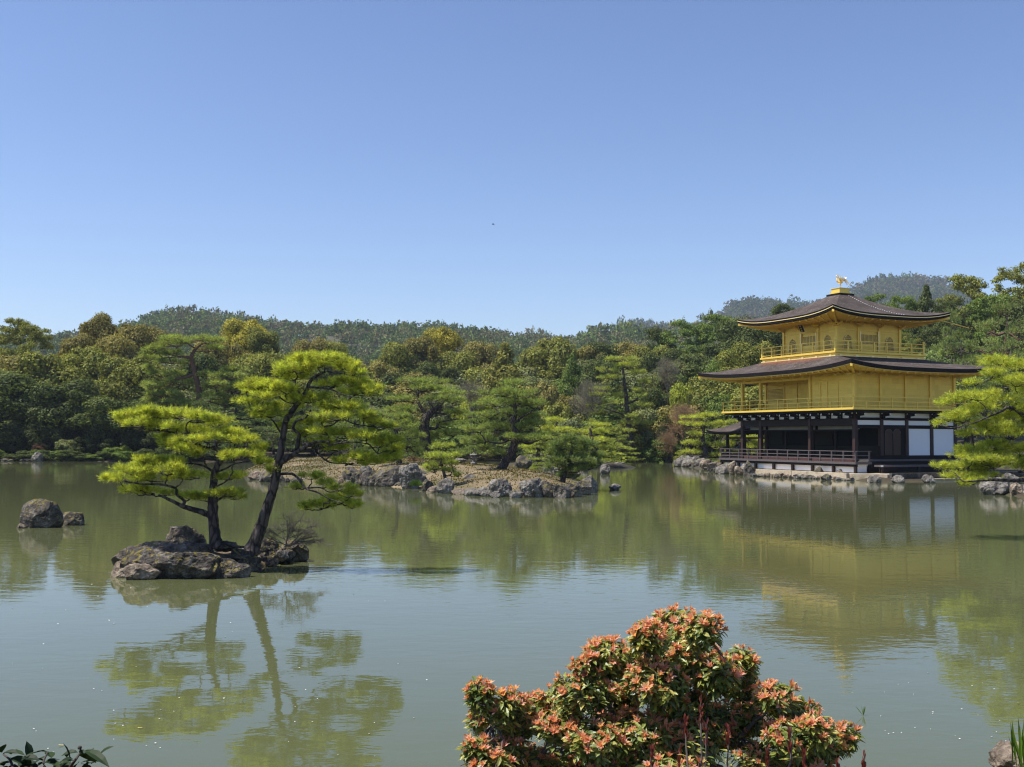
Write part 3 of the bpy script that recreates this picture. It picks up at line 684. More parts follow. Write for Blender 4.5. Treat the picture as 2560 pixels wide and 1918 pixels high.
# alone in the water, left
rock(90, 1320, 106, 67, 'large dark boulder with a pale edge standing in the water at left', 'near_dark', 51, dep=.55, rz=-.2, sub=6, box=.35, rgh=.035, cuts=9)
rock(176, 1314, 54, 30, 'small flat topped dark block in the water right of the large left boulder', 'near_dark', 52, dep=.7, rz=.1, sub=5, box=.85, rgh=.03, cuts=6)
rock(50, 1321, 22, 10, 'tiny tan stone at the foot of the large left boulder', 'rock_tan', 53)
# middle island rim, left to right
IR = [(672, 1205, 60, 26, 'rock_dark'), (640, 1200, 50, 20, 'rock_tan'), (885, 1214, 60, 34, 'rock_dark'), (930, 1216, 60, 36, 'rock_dark'), (968, 1217, 66, 50, 'rock_dark'), (1028, 1222, 64, 60, 'rock'),
      (1062, 1214, 64, 36, 'rock'), (1066, 1228, 30, 28, 'rock_dark'), (1082, 1232, 34, 14, 'rock_tan'), (1113, 1234, 40, 34, 'rock'), (1098, 1230, 26, 18, 'rock'), (1170, 1222, 40, 34, 'rock'), (1150, 1236, 42, 14, 'rock_tan'), (1180, 1239, 40, 16, 'rock'),
      (1212, 1241, 60, 20, 'rock'), (1253, 1242, 56, 42, 'rock'), (1288, 1245, 34, 16, 'rock'), (1316, 1243, 40, 22, 'rock_tan'), (1337, 1244, 74, 46, 'rock'), (1376, 1244, 50, 38, 'rock_dark'), (1404, 1245, 46, 34, 'rock_dark'), (1430, 1243, 50, 36, 'rock_dark'),
      (1455, 1238, 50, 32, 'rock_dark'), (1472, 1232, 44, 40, 'rock'), (1355, 1240, 24, 14, 'rock_tan'), (1238, 1244, 26, 14, 'rock')]
IL = ['grey rim stone below the left end of the island', 'tan flat stone at the far left tip of the island', 'dark stone behind the slanting stump on the island', 'low dark rim stone right of the slanting stump', 'big dark angular boulder on the left half of the island rim',
      'tall pale boulder, highest on the island rim', 'slanting pale slab leaning on the tallest island boulder', 'dark pitted stone at the waterline below the slanting slab', 'low tan rim stones right of the slanting slab', 'rounded grey stone below the young pine',
      'small pale stone left of the rounded stone below the young pine', 'pale tilted stone standing on the bare soil of the island', 'low tan waterline stone under the bare soil', 'flat grey stone under the bare soil of the island', 'wide low slab left of the craggy front rock', 'craggy pale rock at the front of the island',
      'small pointed stone standing in the water before the island', 'yellowish stone in front of the long grey boulder', 'long grey boulder, widest at the island front', 'dark boulder right of the long grey boulder', 'dark rim boulder second right of the long grey boulder', 'dark rim boulder below the round dark pine',
      'dark boulder near the right tip of the island', 'pale rounded boulder at the right tip of the island', 'small yellow stained stone under the long grey boulder', 'small stone between the low slab and the craggy rock']
for k, ((px, py, w_, h_, mt), lb) in enumerate(zip(IR, IL)):
    rock(px, py, w_, h_, lb, mt, 100 + k % 13, rz=(k * 1.7) % 1 - .5, sub=5 if w_ > 45 else 4, box=.3 * (k % 3), dep=.8)
for k, (px, py, w_, h_, z, lb) in enumerate([(985, 1188, 20, 22, .55, 'thin upright dark stone on the island lawn'), (912, 1186, 34, 20, .5, 'tilted grey stone lying on the left lawn of the island'), (1148, 1155, 40, 8, .95, 'flat pale stones beside the island lantern'),
        (1310, 1172, 40, 28, .2, 'dark grey upright rock at the back of the island'), (1340, 1160, 50, 26, 0, 'pale rock on the islet behind the island, left'), (1390, 1160, 50, 24, 0, 'pale rock on the islet behind the island, middle'), (1500, 1158, 40, 14, 0, 'low rock by the far reed bed'),
        (1514, 1186, 30, 23, 0, 'pointed pale rock alone in the water right of the island'), (1540, 1225, 36, 13, 0, 'low pale rock alone in the water, far right of the island'), (1395, 1182, 22, 12, 0, 'small stone in the channel behind the island'), (1372, 1176, 26, 12, 0, 'small pale stone in the channel behind the island, left one'),
        (1545, 1153, 20, 5, 0, 'flat stone barely above the far water'), (1462, 1180, 22, 10, 0, 'white stone right of the round dark pine'), (1420, 1196, 60, 16, .2, 'dark rock under the round dark pine')]):
    rock(px, py, w_, h_, lb, 'rock' if k not in (0, 13, 3) else 'rock_dark', 120 + k % 6, z=z, rz=k * .7 % 1, sub=4)
# small rim stones filling the gaps
rr = random.Random(9); FP = [(600, 1188), (640, 1199), (690, 1205), (850, 1213), (960, 1218), (1060, 1223), (1120, 1233), (1200, 1239), (1300, 1243), (1400, 1244), (1462, 1236)]
for k in range(64):
    px = 605 + k * 13.4 + rr.uniform(-6, 6); py = np.interp(px, [p[0] for p in FP], [p[1] for p in FP]) - rr.uniform(0, 5); sd = 100 + rr.randrange(13); mt = rr.choice(['rock', 'rock', 'rock_tan', 'rock_dark'] if px > 1080 else ['rock_dark', 'rock_tan', 'rock_dark'])
    part_ = 'left' if px < 1000 else 'right'
    rock(px, py, rr.uniform(12, 34), rr.uniform(6, 15), 'small %s rim stone at the waterline of the island, %s half' % ({'rock': 'grey', 'rock_tan': 'tan', 'rock_dark': 'dark'}[mt], part_), mt, sd, group='small %s rim stones of the island, %s half' % (mt.replace('rock_', '').replace('rock', 'grey'), part_), rz=rr.random(), sub=3)
for k in range(18):
    px = 360 + k * 21 + rr.uniform(-7, 7); py = np.interp(px, (300, 470, 640, 752), (1430, 1446, 1422, 1394)) - rr.uniform(8, 60) * (1 if px < 640 else .5); mt = rr.choice(['rock', 'rock_dark', 'rock_dark'])
    rock(px, py, rr.uniform(18, 50), rr.uniform(10, 24), 'small %s stone lodged between the big rocks of the near islet' % {'rock': 'grey', 'rock_dark': 'dark'}[mt], mt, 100 + rr.randrange(13), z=.12, group='small %s stones of the near islet' % {'rock': 'grey', 'rock_dark': 'dark'}[mt], rz=rr.random(), sub=4)
for k in range(12):
    px = 1310 + k * 22 + rr.uniform(-7, 7); rock(px, 1170 + rr.uniform(-2, 2) - 6, rr.uniform(16, 40), rr.uniform(7, 14), 'pale edge stone of the small islet behind the island', 'rock', 100 + rr.randrange(13), group='edge stones of the small islet behind the island', rz=rr.random(), sub=3)
for k in range(34):
    px = 1700 + k * 5.8; py = np.interp(px, (1700, 1770, 1800, 1900), (1165, 1174, 1183, 1190)) + rr.uniform(-5, 1); mt = rr.choice(['rock', 'rock_tan', 'rock_dark'])
    rock(px, py, rr.uniform(20, 38), rr.uniform(12, 25), 'small %s shore stone left of the cream stone wall' % {'rock': 'grey', 'rock_tan': 'tan', 'rock_dark': 'dark'}[mt], mt, 100 + rr.randrange(13), group='small %s shore stones left of the pavilion' % mt.replace('rock_', '').replace('rock', 'grey'), rz=rr.random(), sub=3)
for k in range(34):
    px = 1890 + k * 7.3; py = np.interp(px, (1890, 2130), (1191, 1202)) + rr.uniform(-1, 1); mt = rr.choice(['rock', 'rock_tan'])
    rock(px, py, rr.uniform(9, 22), rr.uniform(4, 10), 'small %s footing stone at the waterline of the cream stone wall' % {'rock': 'grey', 'rock_tan': 'tan'}[mt], mt, 100 + rr.randrange(13), group='%s footing stones of the cream wall' % {'rock': 'grey', 'rock_tan': 'tan'}[mt], rz=rr.random(), sub=3)
# far shore edge stones
for k in range(26):
    px = 6 + k * 22 + fr.uniform(-6, 6); lab = 'low dark edge stone on the shaded left shore'
    rock(px, 1153.5, fr.uniform(16, 34), fr.uniform(4, 9), lab, 'rock_dark', 120 + k % 6, group='edge stones of the left shore', rz=fr.random())
rock(90, 1154, 26, 22, 'upright grey boulder on the shaded left shore', 'rock', 121)
for k in range(9):
    px = 1590 + k * 14 + fr.uniform(-4, 4)
    rock(px, 1148.5, fr.uniform(14, 30), fr.uniform(6, 12), 'grey edge stone below the bare slope on the far shore', 'rock', 120 + k % 6, group='edge stones below the bare slope', rz=fr.random())
JR = [(1726, 1167, 50, 22, 'rock'), (1752, 1170, 36, 20, 'rock'), (1772, 1175, 36, 24, 'rock_tan'), (1788, 1180, 40, 20, 'rock_dark'), (1812, 1185, 40, 26, 'rock'), (1835, 1187, 24, 32, 'rock_tan'), (1852, 1188, 28, 20, 'rock_tan'), (1874, 1190, 28, 36, 'rock_dark'),
      (1944, 1186, 22, 22, 'rock'), (1990, 1190, 42, 26, 'rock_tan'), (2049, 1196, 26, 28, 'rock_dark'), (2068, 1201, 26, 14, 'rock_dark'), (2114, 1198, 44, 26, 'rock_tan'), (2190, 1207, 32, 18, 'rock'), (2248, 1208, 32, 18, 'rock'), (2326, 1208, 34, 18, 'rock')]
JL = ['long low rock at the tip of the point left of the pavilion', 'pale rock second from the tip of the point', 'tan rock at the foot of the shore pine', 'dark green rock below the fishing deck', 'pale rock below the left corner of the veranda', 'tall tan stone below the left corner of the veranda',
      'small tan stones left of the cream stone wall', 'dark cone shaped rock at the left end of the cream stone wall', 'narrow grey rock against the cream stone wall', 'craggy tan rock in the middle of the cream stone wall', 'dark upright rock against the cream stone wall', 'small dark rock in the water before the cream stone wall',
      'reddish tan boulder at the right end of the cream stone wall', 'grey rock before the stone terrace, left', 'grey rock before the stone terrace, middle', 'grey rock before the stone terrace, right']
for k, ((px, py, w_, h_, mt), lb) in enumerate(zip(JR, JL)): rock(px, py, w_, h_, lb, mt, 100 + k % 13, rz=(k * 1.3) % 1 - .5, sub=4, dep=.8)
for k, (px, py, w_, h_, lb) in enumerate([(2500, 1238, 84, 38, 'big grey boulder under the near pine at the right edge'), (2548, 1240, 40, 30, 'tan rock cut by the right edge of the picture'), (2480, 1208, 60, 18, 'low rock under the near pine branches'), (2535, 1210, 50, 24, 'jagged grey rock behind the big right boulder'), (2600, 1245, 70, 40, 'grey rock just beyond the right edge')]):
    rock(px, py, w_, h_, lb, 'rock_tan' if k == 1 else 'rock', 110 + k, sub=5, rz=k * .4)

# ------------------------------------------------------------------ pines built limb by limb
PS = 1.13
def px_pine(label, Z, trunk, limbs, pads, col, L, wd, K, dens, seed, bark='bark', up=.6, thick=1.0, name='pine_tree', z5=False, twr=.006, jit=.4, group=None, yspread=.85):
    rng = np.random.default_rng(seed); cr = MB(); tw = MB(); sk = []; S = Z / F
    def cv(p, dz=0): 
        x, y = (240 + p[0] / 2.672, 860 + p[1] / 2.672) if z5 else p[:2]
        return np.array(W(x, y, Z + dz))
    base = cv(trunk[0][:2]); o = empty(name, tuple(base)); 
    def path(pts, rad, dz, sides=9):
        P = np.array([cv(p, dz * i / (len(pts) - 1)) for i, p in enumerate(pts)]) - base
        R = np.interp(np.linspace(0, 1, len(P)), np.linspace(0, 1, len(rad)), rad)
        tw.tube(P, R, sides, 5, .07, rng); dense = np.concatenate([P[i] + (P[i + 1] - P[i]) * np.linspace(0, 1, 5)[:, None] for i in range(len(P) - 1)])
        sk.append(dense)
    path([t[:2] for t in trunk], [t[2] for t in trunk], 0, 12)
    for pts, r0, r1, dz in limbs: path(pts, [r0, r1], dz, 8)
    SK = np.concatenate(sk)[3:]
    sc = (1 / 2.672 if z5 else 1) * S
    order = rng.permutation(len(pads))
    for i in order:
        x, y, rx, rz = pads[i][:4]; dz = pads[i][4] if len(pads[i]) > 4 else rng.uniform(-1, 1) * jit * (rx * sc) * 2.2
        c = cv((x, y), dz) - base; r = np.array((rx * sc, rx * sc * yspread, rz * sc * 1.05)) * PS
        cc = c - (0, 0, r[2] * .45); d = np.linalg.norm(SK - cc, axis=1) + 1.2 * np.maximum(0, SK[:, 2] - cc[2]); a = SK[d.argmin()]
        if d.min() > r[0] * .25:
            Pl = limb(tw, a, cc, twr * 2.4 * thick, twr * 1.3, rng, .02, .06, 6, 6); sk.append(Pl); SK = np.concatenate([SK, Pl[1:]])
        n = int(max(20, dens * pads[i][2] * pads[i][3] ** .6 / (8 if z5 else 2.2)))
        pad(cr, tw, c - (0, 0, r[2] * .5), r, rng, n, L, wd, K, cc, twr, up)
    tag(o, label, 'pine tree', group)
    a = part('crown', cr, M['needle_near' if Z < 30 else 'needle_mid' if Z < 70 else 'needle'], o); a.color = (*col, 1)
    part('trunk', tw, M[bark], o, True); return o

LP = [(220, 480, 100, 35), (330, 455, 90, 45), (430, 470, 110, 50), (560, 475, 120, 50), (690, 500, 110, 45), (800, 525, 110, 45), (300, 535, 110, 38), (470, 555, 130, 36), (630, 575, 110, 36), (160, 510, 60, 22),
      (900, 600, 110, 38), (1010, 640, 90, 36), (820, 630, 100, 30), (450, 625, 100, 30), (560, 700, 110, 42), (930, 755, 120, 34), (1050, 745, 80, 26), (720, 735, 90, 34), (640, 640, 100, 30), (470, 670, 80, 26), (1090, 690, 50, 24), (1110, 790, 60, 20),
      (140, 895, 80, 36), (250, 850, 110, 52), (370, 815, 110, 50), (480, 850, 120, 50), (590, 880, 100, 40), (330, 775, 110, 28), (540, 790, 90, 30), (690, 885, 90, 28), (860, 890, 100, 26), (930, 880, 60, 20), (220, 915, 90, 26), (380, 905, 110, 26),
      (220, 980, 60, 16), (390, 985, 100, 28), (480, 1000, 70, 18), (650, 1015, 90, 34), (740, 1035, 80, 32), (880, 1000, 80, 32), (930, 1025, 50, 22), (300, 970, 60, 18)]
px_pine('upright bright green pine with a bent top, left on the near islet', 20.6,
    [(805, 1365, .15), (795, 1300, .115), (785, 1200, .10), (780, 1090, .095), (783, 980, .08), (790, 880, .065), (810, 815, .058), (838, 770, .055), (838, 722, .05), (790, 695, .045), (705, 690, .035), (640, 655, .02)],
    [([(760, 1140), (690, 1118), (610, 1095), (560, 1075), (480, 1035), (420, 1010)], .062, .02, -.2), ([(575, 1085), (590, 1050), (540, 1005), (530, 965), (440, 940), (300, 935), (190, 915)], .035, .012, -.3),
     ([(835, 715), (900, 702), (1000, 685), (1060, 690)], .03, .01, .3), ([(705, 690), (640, 620), (560, 600), (430, 580), (300, 580), (180, 535)], .028, .008, .3), ([(795, 860), (720, 815), (640, 800), (540, 800)], .025, .01, .4),
     ([(640, 655), (600, 560), (640, 510), (730, 520)], .02, .008, -.3), ([(790, 860), (860, 835), (930, 800), (1050, 780)], .022, .008, .3), ([(785, 960), (850, 930), (890, 900)], .02, .01, -.3), ([(785, 1060), (850, 1020), (880, 985)], .03, .01, -.2), ([(805, 1345), (850, 1330), (920, 1352), (990, 1356)], .05, .02, .0)],
    LP, PINY, .105, .006, 18, 1.12, 301, z5=True, up=.8)
RP = [(1340, 115, 90, 40), (1430, 100, 110, 36), (1530, 98, 110, 32), (1610, 115, 90, 32), (1250, 160, 80, 32), (1340, 180, 90, 32), (1680, 155, 80, 45), (1730, 195, 50, 34), (1480, 145, 100, 26), (1320, 230, 90, 28), (1240, 200, 60, 24),
      (1000, 310, 80, 30), (1080, 275, 100, 42), (1180, 290, 100, 44), (1270, 315, 80, 36), (1020, 390, 80, 26), (1120, 355, 90, 34), (1060, 335, 90, 28),
      (1700, 262, 100, 36), (1790, 300, 90, 32), (1850, 332, 46, 22), (1620, 252, 80, 26), (1740, 330, 90, 22), (1560, 275, 70, 20),
      (1130, 445, 90, 30), (1240, 422, 100, 40), (1340, 382, 110, 44), (1440, 372, 100, 40), (1180, 475, 90, 28), (1520, 430, 110, 40), (1620, 412, 110, 36), (1710, 432, 100, 40), (1790, 485, 80, 34), (1600, 490, 120, 34), (1450, 530, 100, 34), (1850, 530, 80, 30), (1910, 560, 70, 30), (1280, 550, 56, 26), (1090, 480, 60, 22),
      (1550, 590, 120, 34), (1680, 610, 120, 38), (1800, 625, 120, 40), (1890, 670, 90, 44), (1930, 740, 90, 40), (1400, 605, 80, 24), (1780, 760, 90, 38), (1690, 790, 90, 30), (1990, 700, 50, 34), (1970, 640, 70, 30), (1980, 770, 60, 26), (1600, 700, 90, 26), (1500, 660, 80, 22), (1860, 790, 90, 28),
      (1400, 1095, 64, 28), (1510, 1085, 90, 36), (1620, 1050, 100, 44), (1710, 1082, 80, 34), (1640, 965, 80, 34), (1560, 935, 60, 22), (1440, 890, 80, 28), (1170, 850, 46, 30), (1690, 1010, 70, 30), (1330, 960, 60, 18)]
px_pine('tall leaning pine with bright yellow green tiers, right on the near islet', 20.4,
    [(1040, 1385, .16), (1065, 1320, .125), (1100, 1225, .11), (1145, 1090, .095), (1185, 960, .088), (1208, 850, .082), (1230, 740, .07), (1250, 620, .06), (1270, 510, .055), (1320, 435, .05), (1370, 370, .04), (1405, 310, .036), (1440, 240, .03), (1530, 188, .02), (1630, 200, .008)],
    [([(1232, 795), (1300, 752), (1360, 712), (1430, 670), (1475, 655), (1560, 655)], .055, .02, -.3), ([(1460, 700), (1500, 695), (1580, 672), (1690, 655), (1800, 665)], .03, .008, -.3), ([(1455, 668), (1475, 700), (1465, 720)], .03, .025, -.1),
     ([(1335, 730), (1352, 650), (1352, 600), (1318, 565), (1338, 515), (1400, 492), (1435, 440)], .045, .015, -.3), ([(1355, 610), (1400, 580), (1460, 560)], .02, .01, -.2),
     ([(1215, 870), (1310, 870), (1360, 910), (1400, 965), (1480, 992), (1560, 1035), (1640, 1060)], .028, .008, -.5), ([(1400, 965), (1500, 960), (1560, 990), (1650, 970)], .016, .006, -.3), ([(1425, 290), (1560, 300), (1650, 340), (1760, 360)], .022, .006, -.4), ([(1250, 620), (1170, 500), (1090, 470)], .02, .006, -.2),
     ([(1460, 560), (1570, 545), (1640, 500), (1720, 532), (1860, 556), (1930, 560)], .018, .006, -.3), ([(1340, 400), (1260, 380), (1180, 320), (1060, 310)], .022, .007, .3), ([(1360, 330), (1330, 260), (1350, 200), (1330, 150)], .02, .007, .2), ([(1470, 720), (1560, 790), (1700, 800)], .02, .008, .4)],
    RP, PINY, .105, .006, 18, 1.12, 302, z5=True, up=.8)
# near pine at the right edge
EP = [(2500, 905, 45, 15), (2560, 915, 55, 22), (2480, 935, 40, 17), (2540, 955, 55, 22), (2395, 1008, 44, 15), (2445, 992, 48, 18), (2510, 1005, 55, 24), (2570, 1030, 55, 30), (2368, 1048, 30, 12), (2415, 1048, 48, 20), (2465, 1068, 46, 20), (2530, 1085, 55, 25), (2435, 1086, 32, 11), (2480, 1118, 46, 17),
      (2430, 1128, 40, 12), (2550, 1130, 50, 22), (2372, 1172, 30, 12), (2420, 1168, 50, 18), (2485, 1162, 52, 20), (2545, 1170, 46, 20), (2390, 1190, 32, 11), (2425, 1200, 36, 12), (2465, 1192, 38, 13), (2402, 1210, 20, 7), (2620, 960, 70, 34), (2620, 1080, 70, 40), (2600, 1160, 60, 30),
      (2350, 1165, 16, 8), (2520, 1045, 46, 18), (2500, 1140, 40, 14), (2460, 1025, 40, 15), (2590, 980, 50, 24), (2350, 1060, 16, 8), (2620, 900, 60, 24), (2450, 1150, 40, 13), (2410, 1140, 30, 9), (2440, 960, 26, 10)]
px_pine('large near pine reaching over the water from the right edge', 28,
    [(2748, 1326, .30), (2742, 1280, .23), (2735, 1200, .20), (2715, 1100, .17), (2700, 1000, .14), (2680, 900, .10)],
    [([(2735, 1200), (2660, 1180), (2560, 1200), (2480, 1200), (2410, 1205)], .09, .015, -.8), ([(2715, 1110), (2640, 1110), (2560, 1150), (2470, 1170)], .08, .015, .6), ([(2705, 1040), (2600, 1060), (2530, 1020), (2500, 1030), (2430, 1060)], .08, .015, -1), ([(2700, 980), (2600, 960), (2520, 940)], .06, .012, .4)],
    EP, PINY, .13, .008, 20, 1.25, 303, up=.7, thick=1.2, yspread=1.3)
# island pines
px_pine('bent dark trunked pine leaning on the right half of the island', 58,
    [(1246, 1187, .34), (1258, 1165, .24), (1272, 1138, .22), (1286, 1112, .20), (1289, 1085, .18), (1281, 1060, .15), (1288, 1030, .12), (1284, 985, .06)],
    [([(1284, 1090), (1255, 1108), (1215, 1104)], .08, .03, -.6), ([(1288, 1095), (1320, 1110), (1345, 1100)], .08, .03, .5), ([(1283, 1060), (1310, 1040), (1330, 1030)], .07, .02, -.5), ([(1285, 1040), (1250, 1030), (1235, 1020)], .06, .02, .4)],
    [(1285, 962, 40, 13), (1258, 985, 50, 13), (1318, 988, 44, 14), (1240, 1010, 46, 13), (1292, 1008, 50, 14), (1340, 1015, 36, 15), (1225, 1040, 40, 14), (1270, 1035, 50, 13), (1325, 1040, 46, 14), (1200, 1075, 34, 13), (1240, 1070, 46, 13), (1300, 1070, 50, 13), (1350, 1062, 34, 13), (1186, 1105, 22, 11), (1215, 1098, 36, 12), (1265, 1094, 34, 10), (1330, 1098, 40, 12), (1248, 1136, 18, 10), (1360, 1090, 26, 12), (1205, 1122, 22, 9)],
    PIN, .24, .018, 11, 1.5, 311, twr=.018)
px_pine('pine with a thick straight trunk at the back of the island', 66,
    [(1069, 1142, .36), (1066, 1110, .34), (1060, 1075, .32), (1063, 1050, .28), (1080, 1030, .2), (1105, 1015, .1)],
    [([(1062, 1070), (1035, 1065), (1030, 1050)], .1, .04, -.5), ([(1062, 1072), (1090, 1070), (1100, 1055), (1145, 1048)], .12, .03, -.5), ([(1070, 1040), (1050, 1015), (1045, 985), (1050, 965)], .12, .04, .3), ([(1080, 1030), (1110, 1035), (1130, 1025)], .08, .03, .3)],
    [(1035, 955, 36, 10), (1088, 953, 38, 9), (1060, 972, 46, 12), (1112, 980, 36, 12), (1018, 998, 42, 11), (1072, 1000, 50, 12), (1130, 1003, 32, 12), (990, 1026, 36, 11), (1032, 1026, 42, 12), (1135, 1033, 32, 12), (1012, 1055, 36, 12), (1112, 1062, 42, 12), (1095, 1090, 34, 12), (1135, 1085, 26, 12), (1028, 1085, 26, 10), (1085, 1112, 30, 10)],
    PIN, .26, .02, 11, 1.5, 312, twr=.018)
px_pine('slim twisting pine left of the thick trunked pine on the island', 63,
    [(998, 1158, .16), (996, 1130, .14), (994, 1105, .12), (992, 1085, .11), (984, 1060, .09), (986, 1045, .05)],
    [([(994, 1110), (1020, 1118), (1035, 1110)], .05, .02, .3), ([(990, 1075), (965, 1060)], .05, .02, .3)],
    [(960, 1038, 32, 10), (1000, 1042, 34, 10), (942, 1060, 30, 10), (980, 1066, 36, 10), (1018, 1068, 28, 10), (950, 1088, 34, 11), (1020, 1092, 30, 11), (940, 1112, 30, 11), (1022, 1114, 32, 11), (972, 1108, 30, 10), (1045, 1128, 26, 10), (965, 1132, 26, 9)],
    PIN, .24, .018, 11, 1.5, 313, twr=.016)
px_pine('young slender pine on the front slope of the island', 51,
    [(1117, 1208, .09), (1109, 1180, .07), (1102, 1150, .06), (1102, 1125, .03)], [],
    [(1100, 1118, 26, 13), (1082, 1142, 24, 12), (1124, 1142, 24, 12), (1102, 1142, 30, 12), (1078, 1168, 18, 10), (1130, 1176, 22, 9), (1100, 1160, 26, 10), (1146, 1190, 14, 7), (1088, 1176, 16, 8), (1130, 1160, 18, 9)],
    PINL, .2, .016, 11, 1.5, 314, twr=.012)
px_pine('round dense dark green pine near the right tip of the island', 52,
    [(1405, 1206, .16), (1412, 1180, .12), (1425, 1150, .10), (1430, 1115, .05)], [],
    [(1430, 1100, 30, 15), (1405, 1115, 32, 16), (1458, 1115, 32, 16), (1430, 1128, 46, 16), (1392, 1142, 26, 15), (1470, 1142, 32, 15), (1430, 1152, 50, 16), (1400, 1168, 28, 13), (1470, 1168, 30, 13), (1438, 1175, 36, 12), (1492, 1160, 18, 9), (1385, 1128, 16, 10), (1415, 1190, 22, 8)],
    PINB, .2, .018, 13, 2.2, 315, twr=.012)
px_pine('wide pine with clipped yellow green tiers on the islet behind the island', 89,
    [(1348, 1158, .2), (1345, 1135, .18), (1352, 1110, .14), (1385, 1085, .12), (1390, 1060, .08)], [([(1385, 1085), (1440, 1100), (1500, 1110)], .1, .03, 0)],
    [(1395, 1052, 34, 8), (1372, 1072, 30, 7), (1418, 1078, 36, 8), (1352, 1092, 30, 7), (1390, 1096, 34, 8), (1340, 1118, 34, 7), (1372, 1122, 28, 7), (1440, 1092, 34, 8)],
    PINY, .26, .03, 9, 2.2, 316, twr=.02)
px_pine('broad yellow green tiered pine beside the round dark pine', 90,
    [(1500, 1160, .2), (1495, 1130, .18), (1480, 1100, .14), (1475, 1070, .1)], [],
    [(1478, 1064, 32, 7), (1455, 1082, 30, 7), (1500, 1082, 30, 8), (1470, 1098, 34, 8), (1512, 1102, 26, 8), (1440, 1108, 26, 7), (1490, 1118, 32, 8), (1520, 1125, 22, 8), (1530, 1142, 20, 7), (1485, 1138, 30, 8)],
    PINY, .26, .03, 9, 2.2, 317, twr=.02)
px_pine('pine with a slender trunk on the point left of the pavilion', 100,
    [(1770, 1160, .3), (1763, 1130, .24), (1757, 1100, .2), (1758, 1075, .15), (1765, 1050, .08)], [([(1758, 1085), (1735, 1078), (1722, 1082)], .08, .03, 0), ([(1758, 1082), (1785, 1080), (1795, 1070)], .08, .03, 0)],
    [(1745, 1046, 34, 8), (1785, 1040, 36, 8), (1725, 1062, 28, 8), (1770, 1064, 34, 8), (1808, 1058, 26, 8), (1735, 1086, 26, 9), (1790, 1088, 26, 8), (1720, 1108, 24, 9), (1748, 1112, 22, 8), (1786, 1114, 22, 10), (1722, 1134, 26, 8), (1786, 1140, 20, 8), (1800, 1072, 22, 7)],
    PINY, .3, .03, 9, 2.2, 318, twr=.02)
px_pine('pine seen between the posts of the fishing deck', 106,
    [(1806, 1156, .3), (1804, 1120, .24), (1815, 1090, .2)], [([(1806, 1120), (1850, 1105), (1890, 1100)], .12, .04, 0)],
    [(1820, 1085, 30, 9), (1850, 1095, 28, 9), (1885, 1090, 28, 9), (1905, 1105, 24, 9), (1840, 1112, 28, 9), (1875, 1118, 28, 9), (1900, 1128, 24, 9), (1830, 1130, 24, 8), (1800, 1120, 20, 8), (1860, 1136, 26, 8)],
    PINY, .3, .03, 9, 2.2, 319, twr=.02)

px_pine('tall red pine with a flat umbrella top and bare trunk in the left wood', 108.5,
    [(503, 1120, .36), (500, 1040, .32), (497, 976, .29), (487, 932, .25), (479, 894, .20), (490, 872, .13), (506, 860, .06)],
    [([(487, 935), (460, 945), (440, 948), (420, 965)], .18, .06, -1), ([(479, 894), (450, 892), (415, 895)], .16, .05, -.5), ([(497, 976), (525, 985), (560, 970)], .16, .05, 1)],
    [(468, 850, 56, 12), (440, 860, 42, 12), (520, 854, 38, 12), (396, 875, 34, 11), (538, 873, 26, 10), (440, 886, 36, 9), (380, 898, 26, 9), (427, 905, 30, 8), (370, 918, 20, 7), (411, 936, 42, 12), (446, 955, 34, 12), (378, 968, 36, 13), (408, 988, 46, 14), (372, 1002, 24, 10),
     (530, 940, 26, 11), (540, 962, 36, 12), (530, 992, 36, 13), (570, 942, 36, 12), (601, 928, 36, 12), (588, 976, 42, 13), (440, 1010, 46, 13), (490, 1018, 40, 12), (560, 1010, 46, 13)],
    (.29, .34, .10), .40, .045, 9, 2.6, 330, bark='bark_red', twr=.03)
px_pine('tall layered pine with many flat bright tiers', 112,
    [(1580, 1120, .32), (1572, 1070, .28), (1566, 1000, .22), (1560, 950, .15), (1556, 905, .06)], [([(1568, 1010), (1590, 1000), (1600, 985)], .14, .05, 0), ([(1568, 1040), (1540, 1030), (1510, 1020)], .14, .05, -1)],
    [(1552, 898, 28, 8), (1522, 899, 18, 6), (1568, 916, 32, 8), (1520, 926, 22, 6), (1594, 932, 24, 7), (1535, 945, 34, 7), (1606, 955, 20, 7), (1521, 974, 32, 7), (1568, 988, 36, 8), (1598, 978, 22, 7), (1500, 988, 26, 7), (1543, 1008, 44, 8), (1489, 1016, 24, 7), (1596, 1016, 32, 8),
     (1518, 1034, 40, 8), (1568, 1044, 40, 9), (1527, 1058, 38, 8), (1598, 1060, 30, 8), (1543, 1078, 34, 8), (1500, 1075, 26, 7)],
    (.36, .40, .10), .34, .04, 9, 2.4, 331, twr=.02)
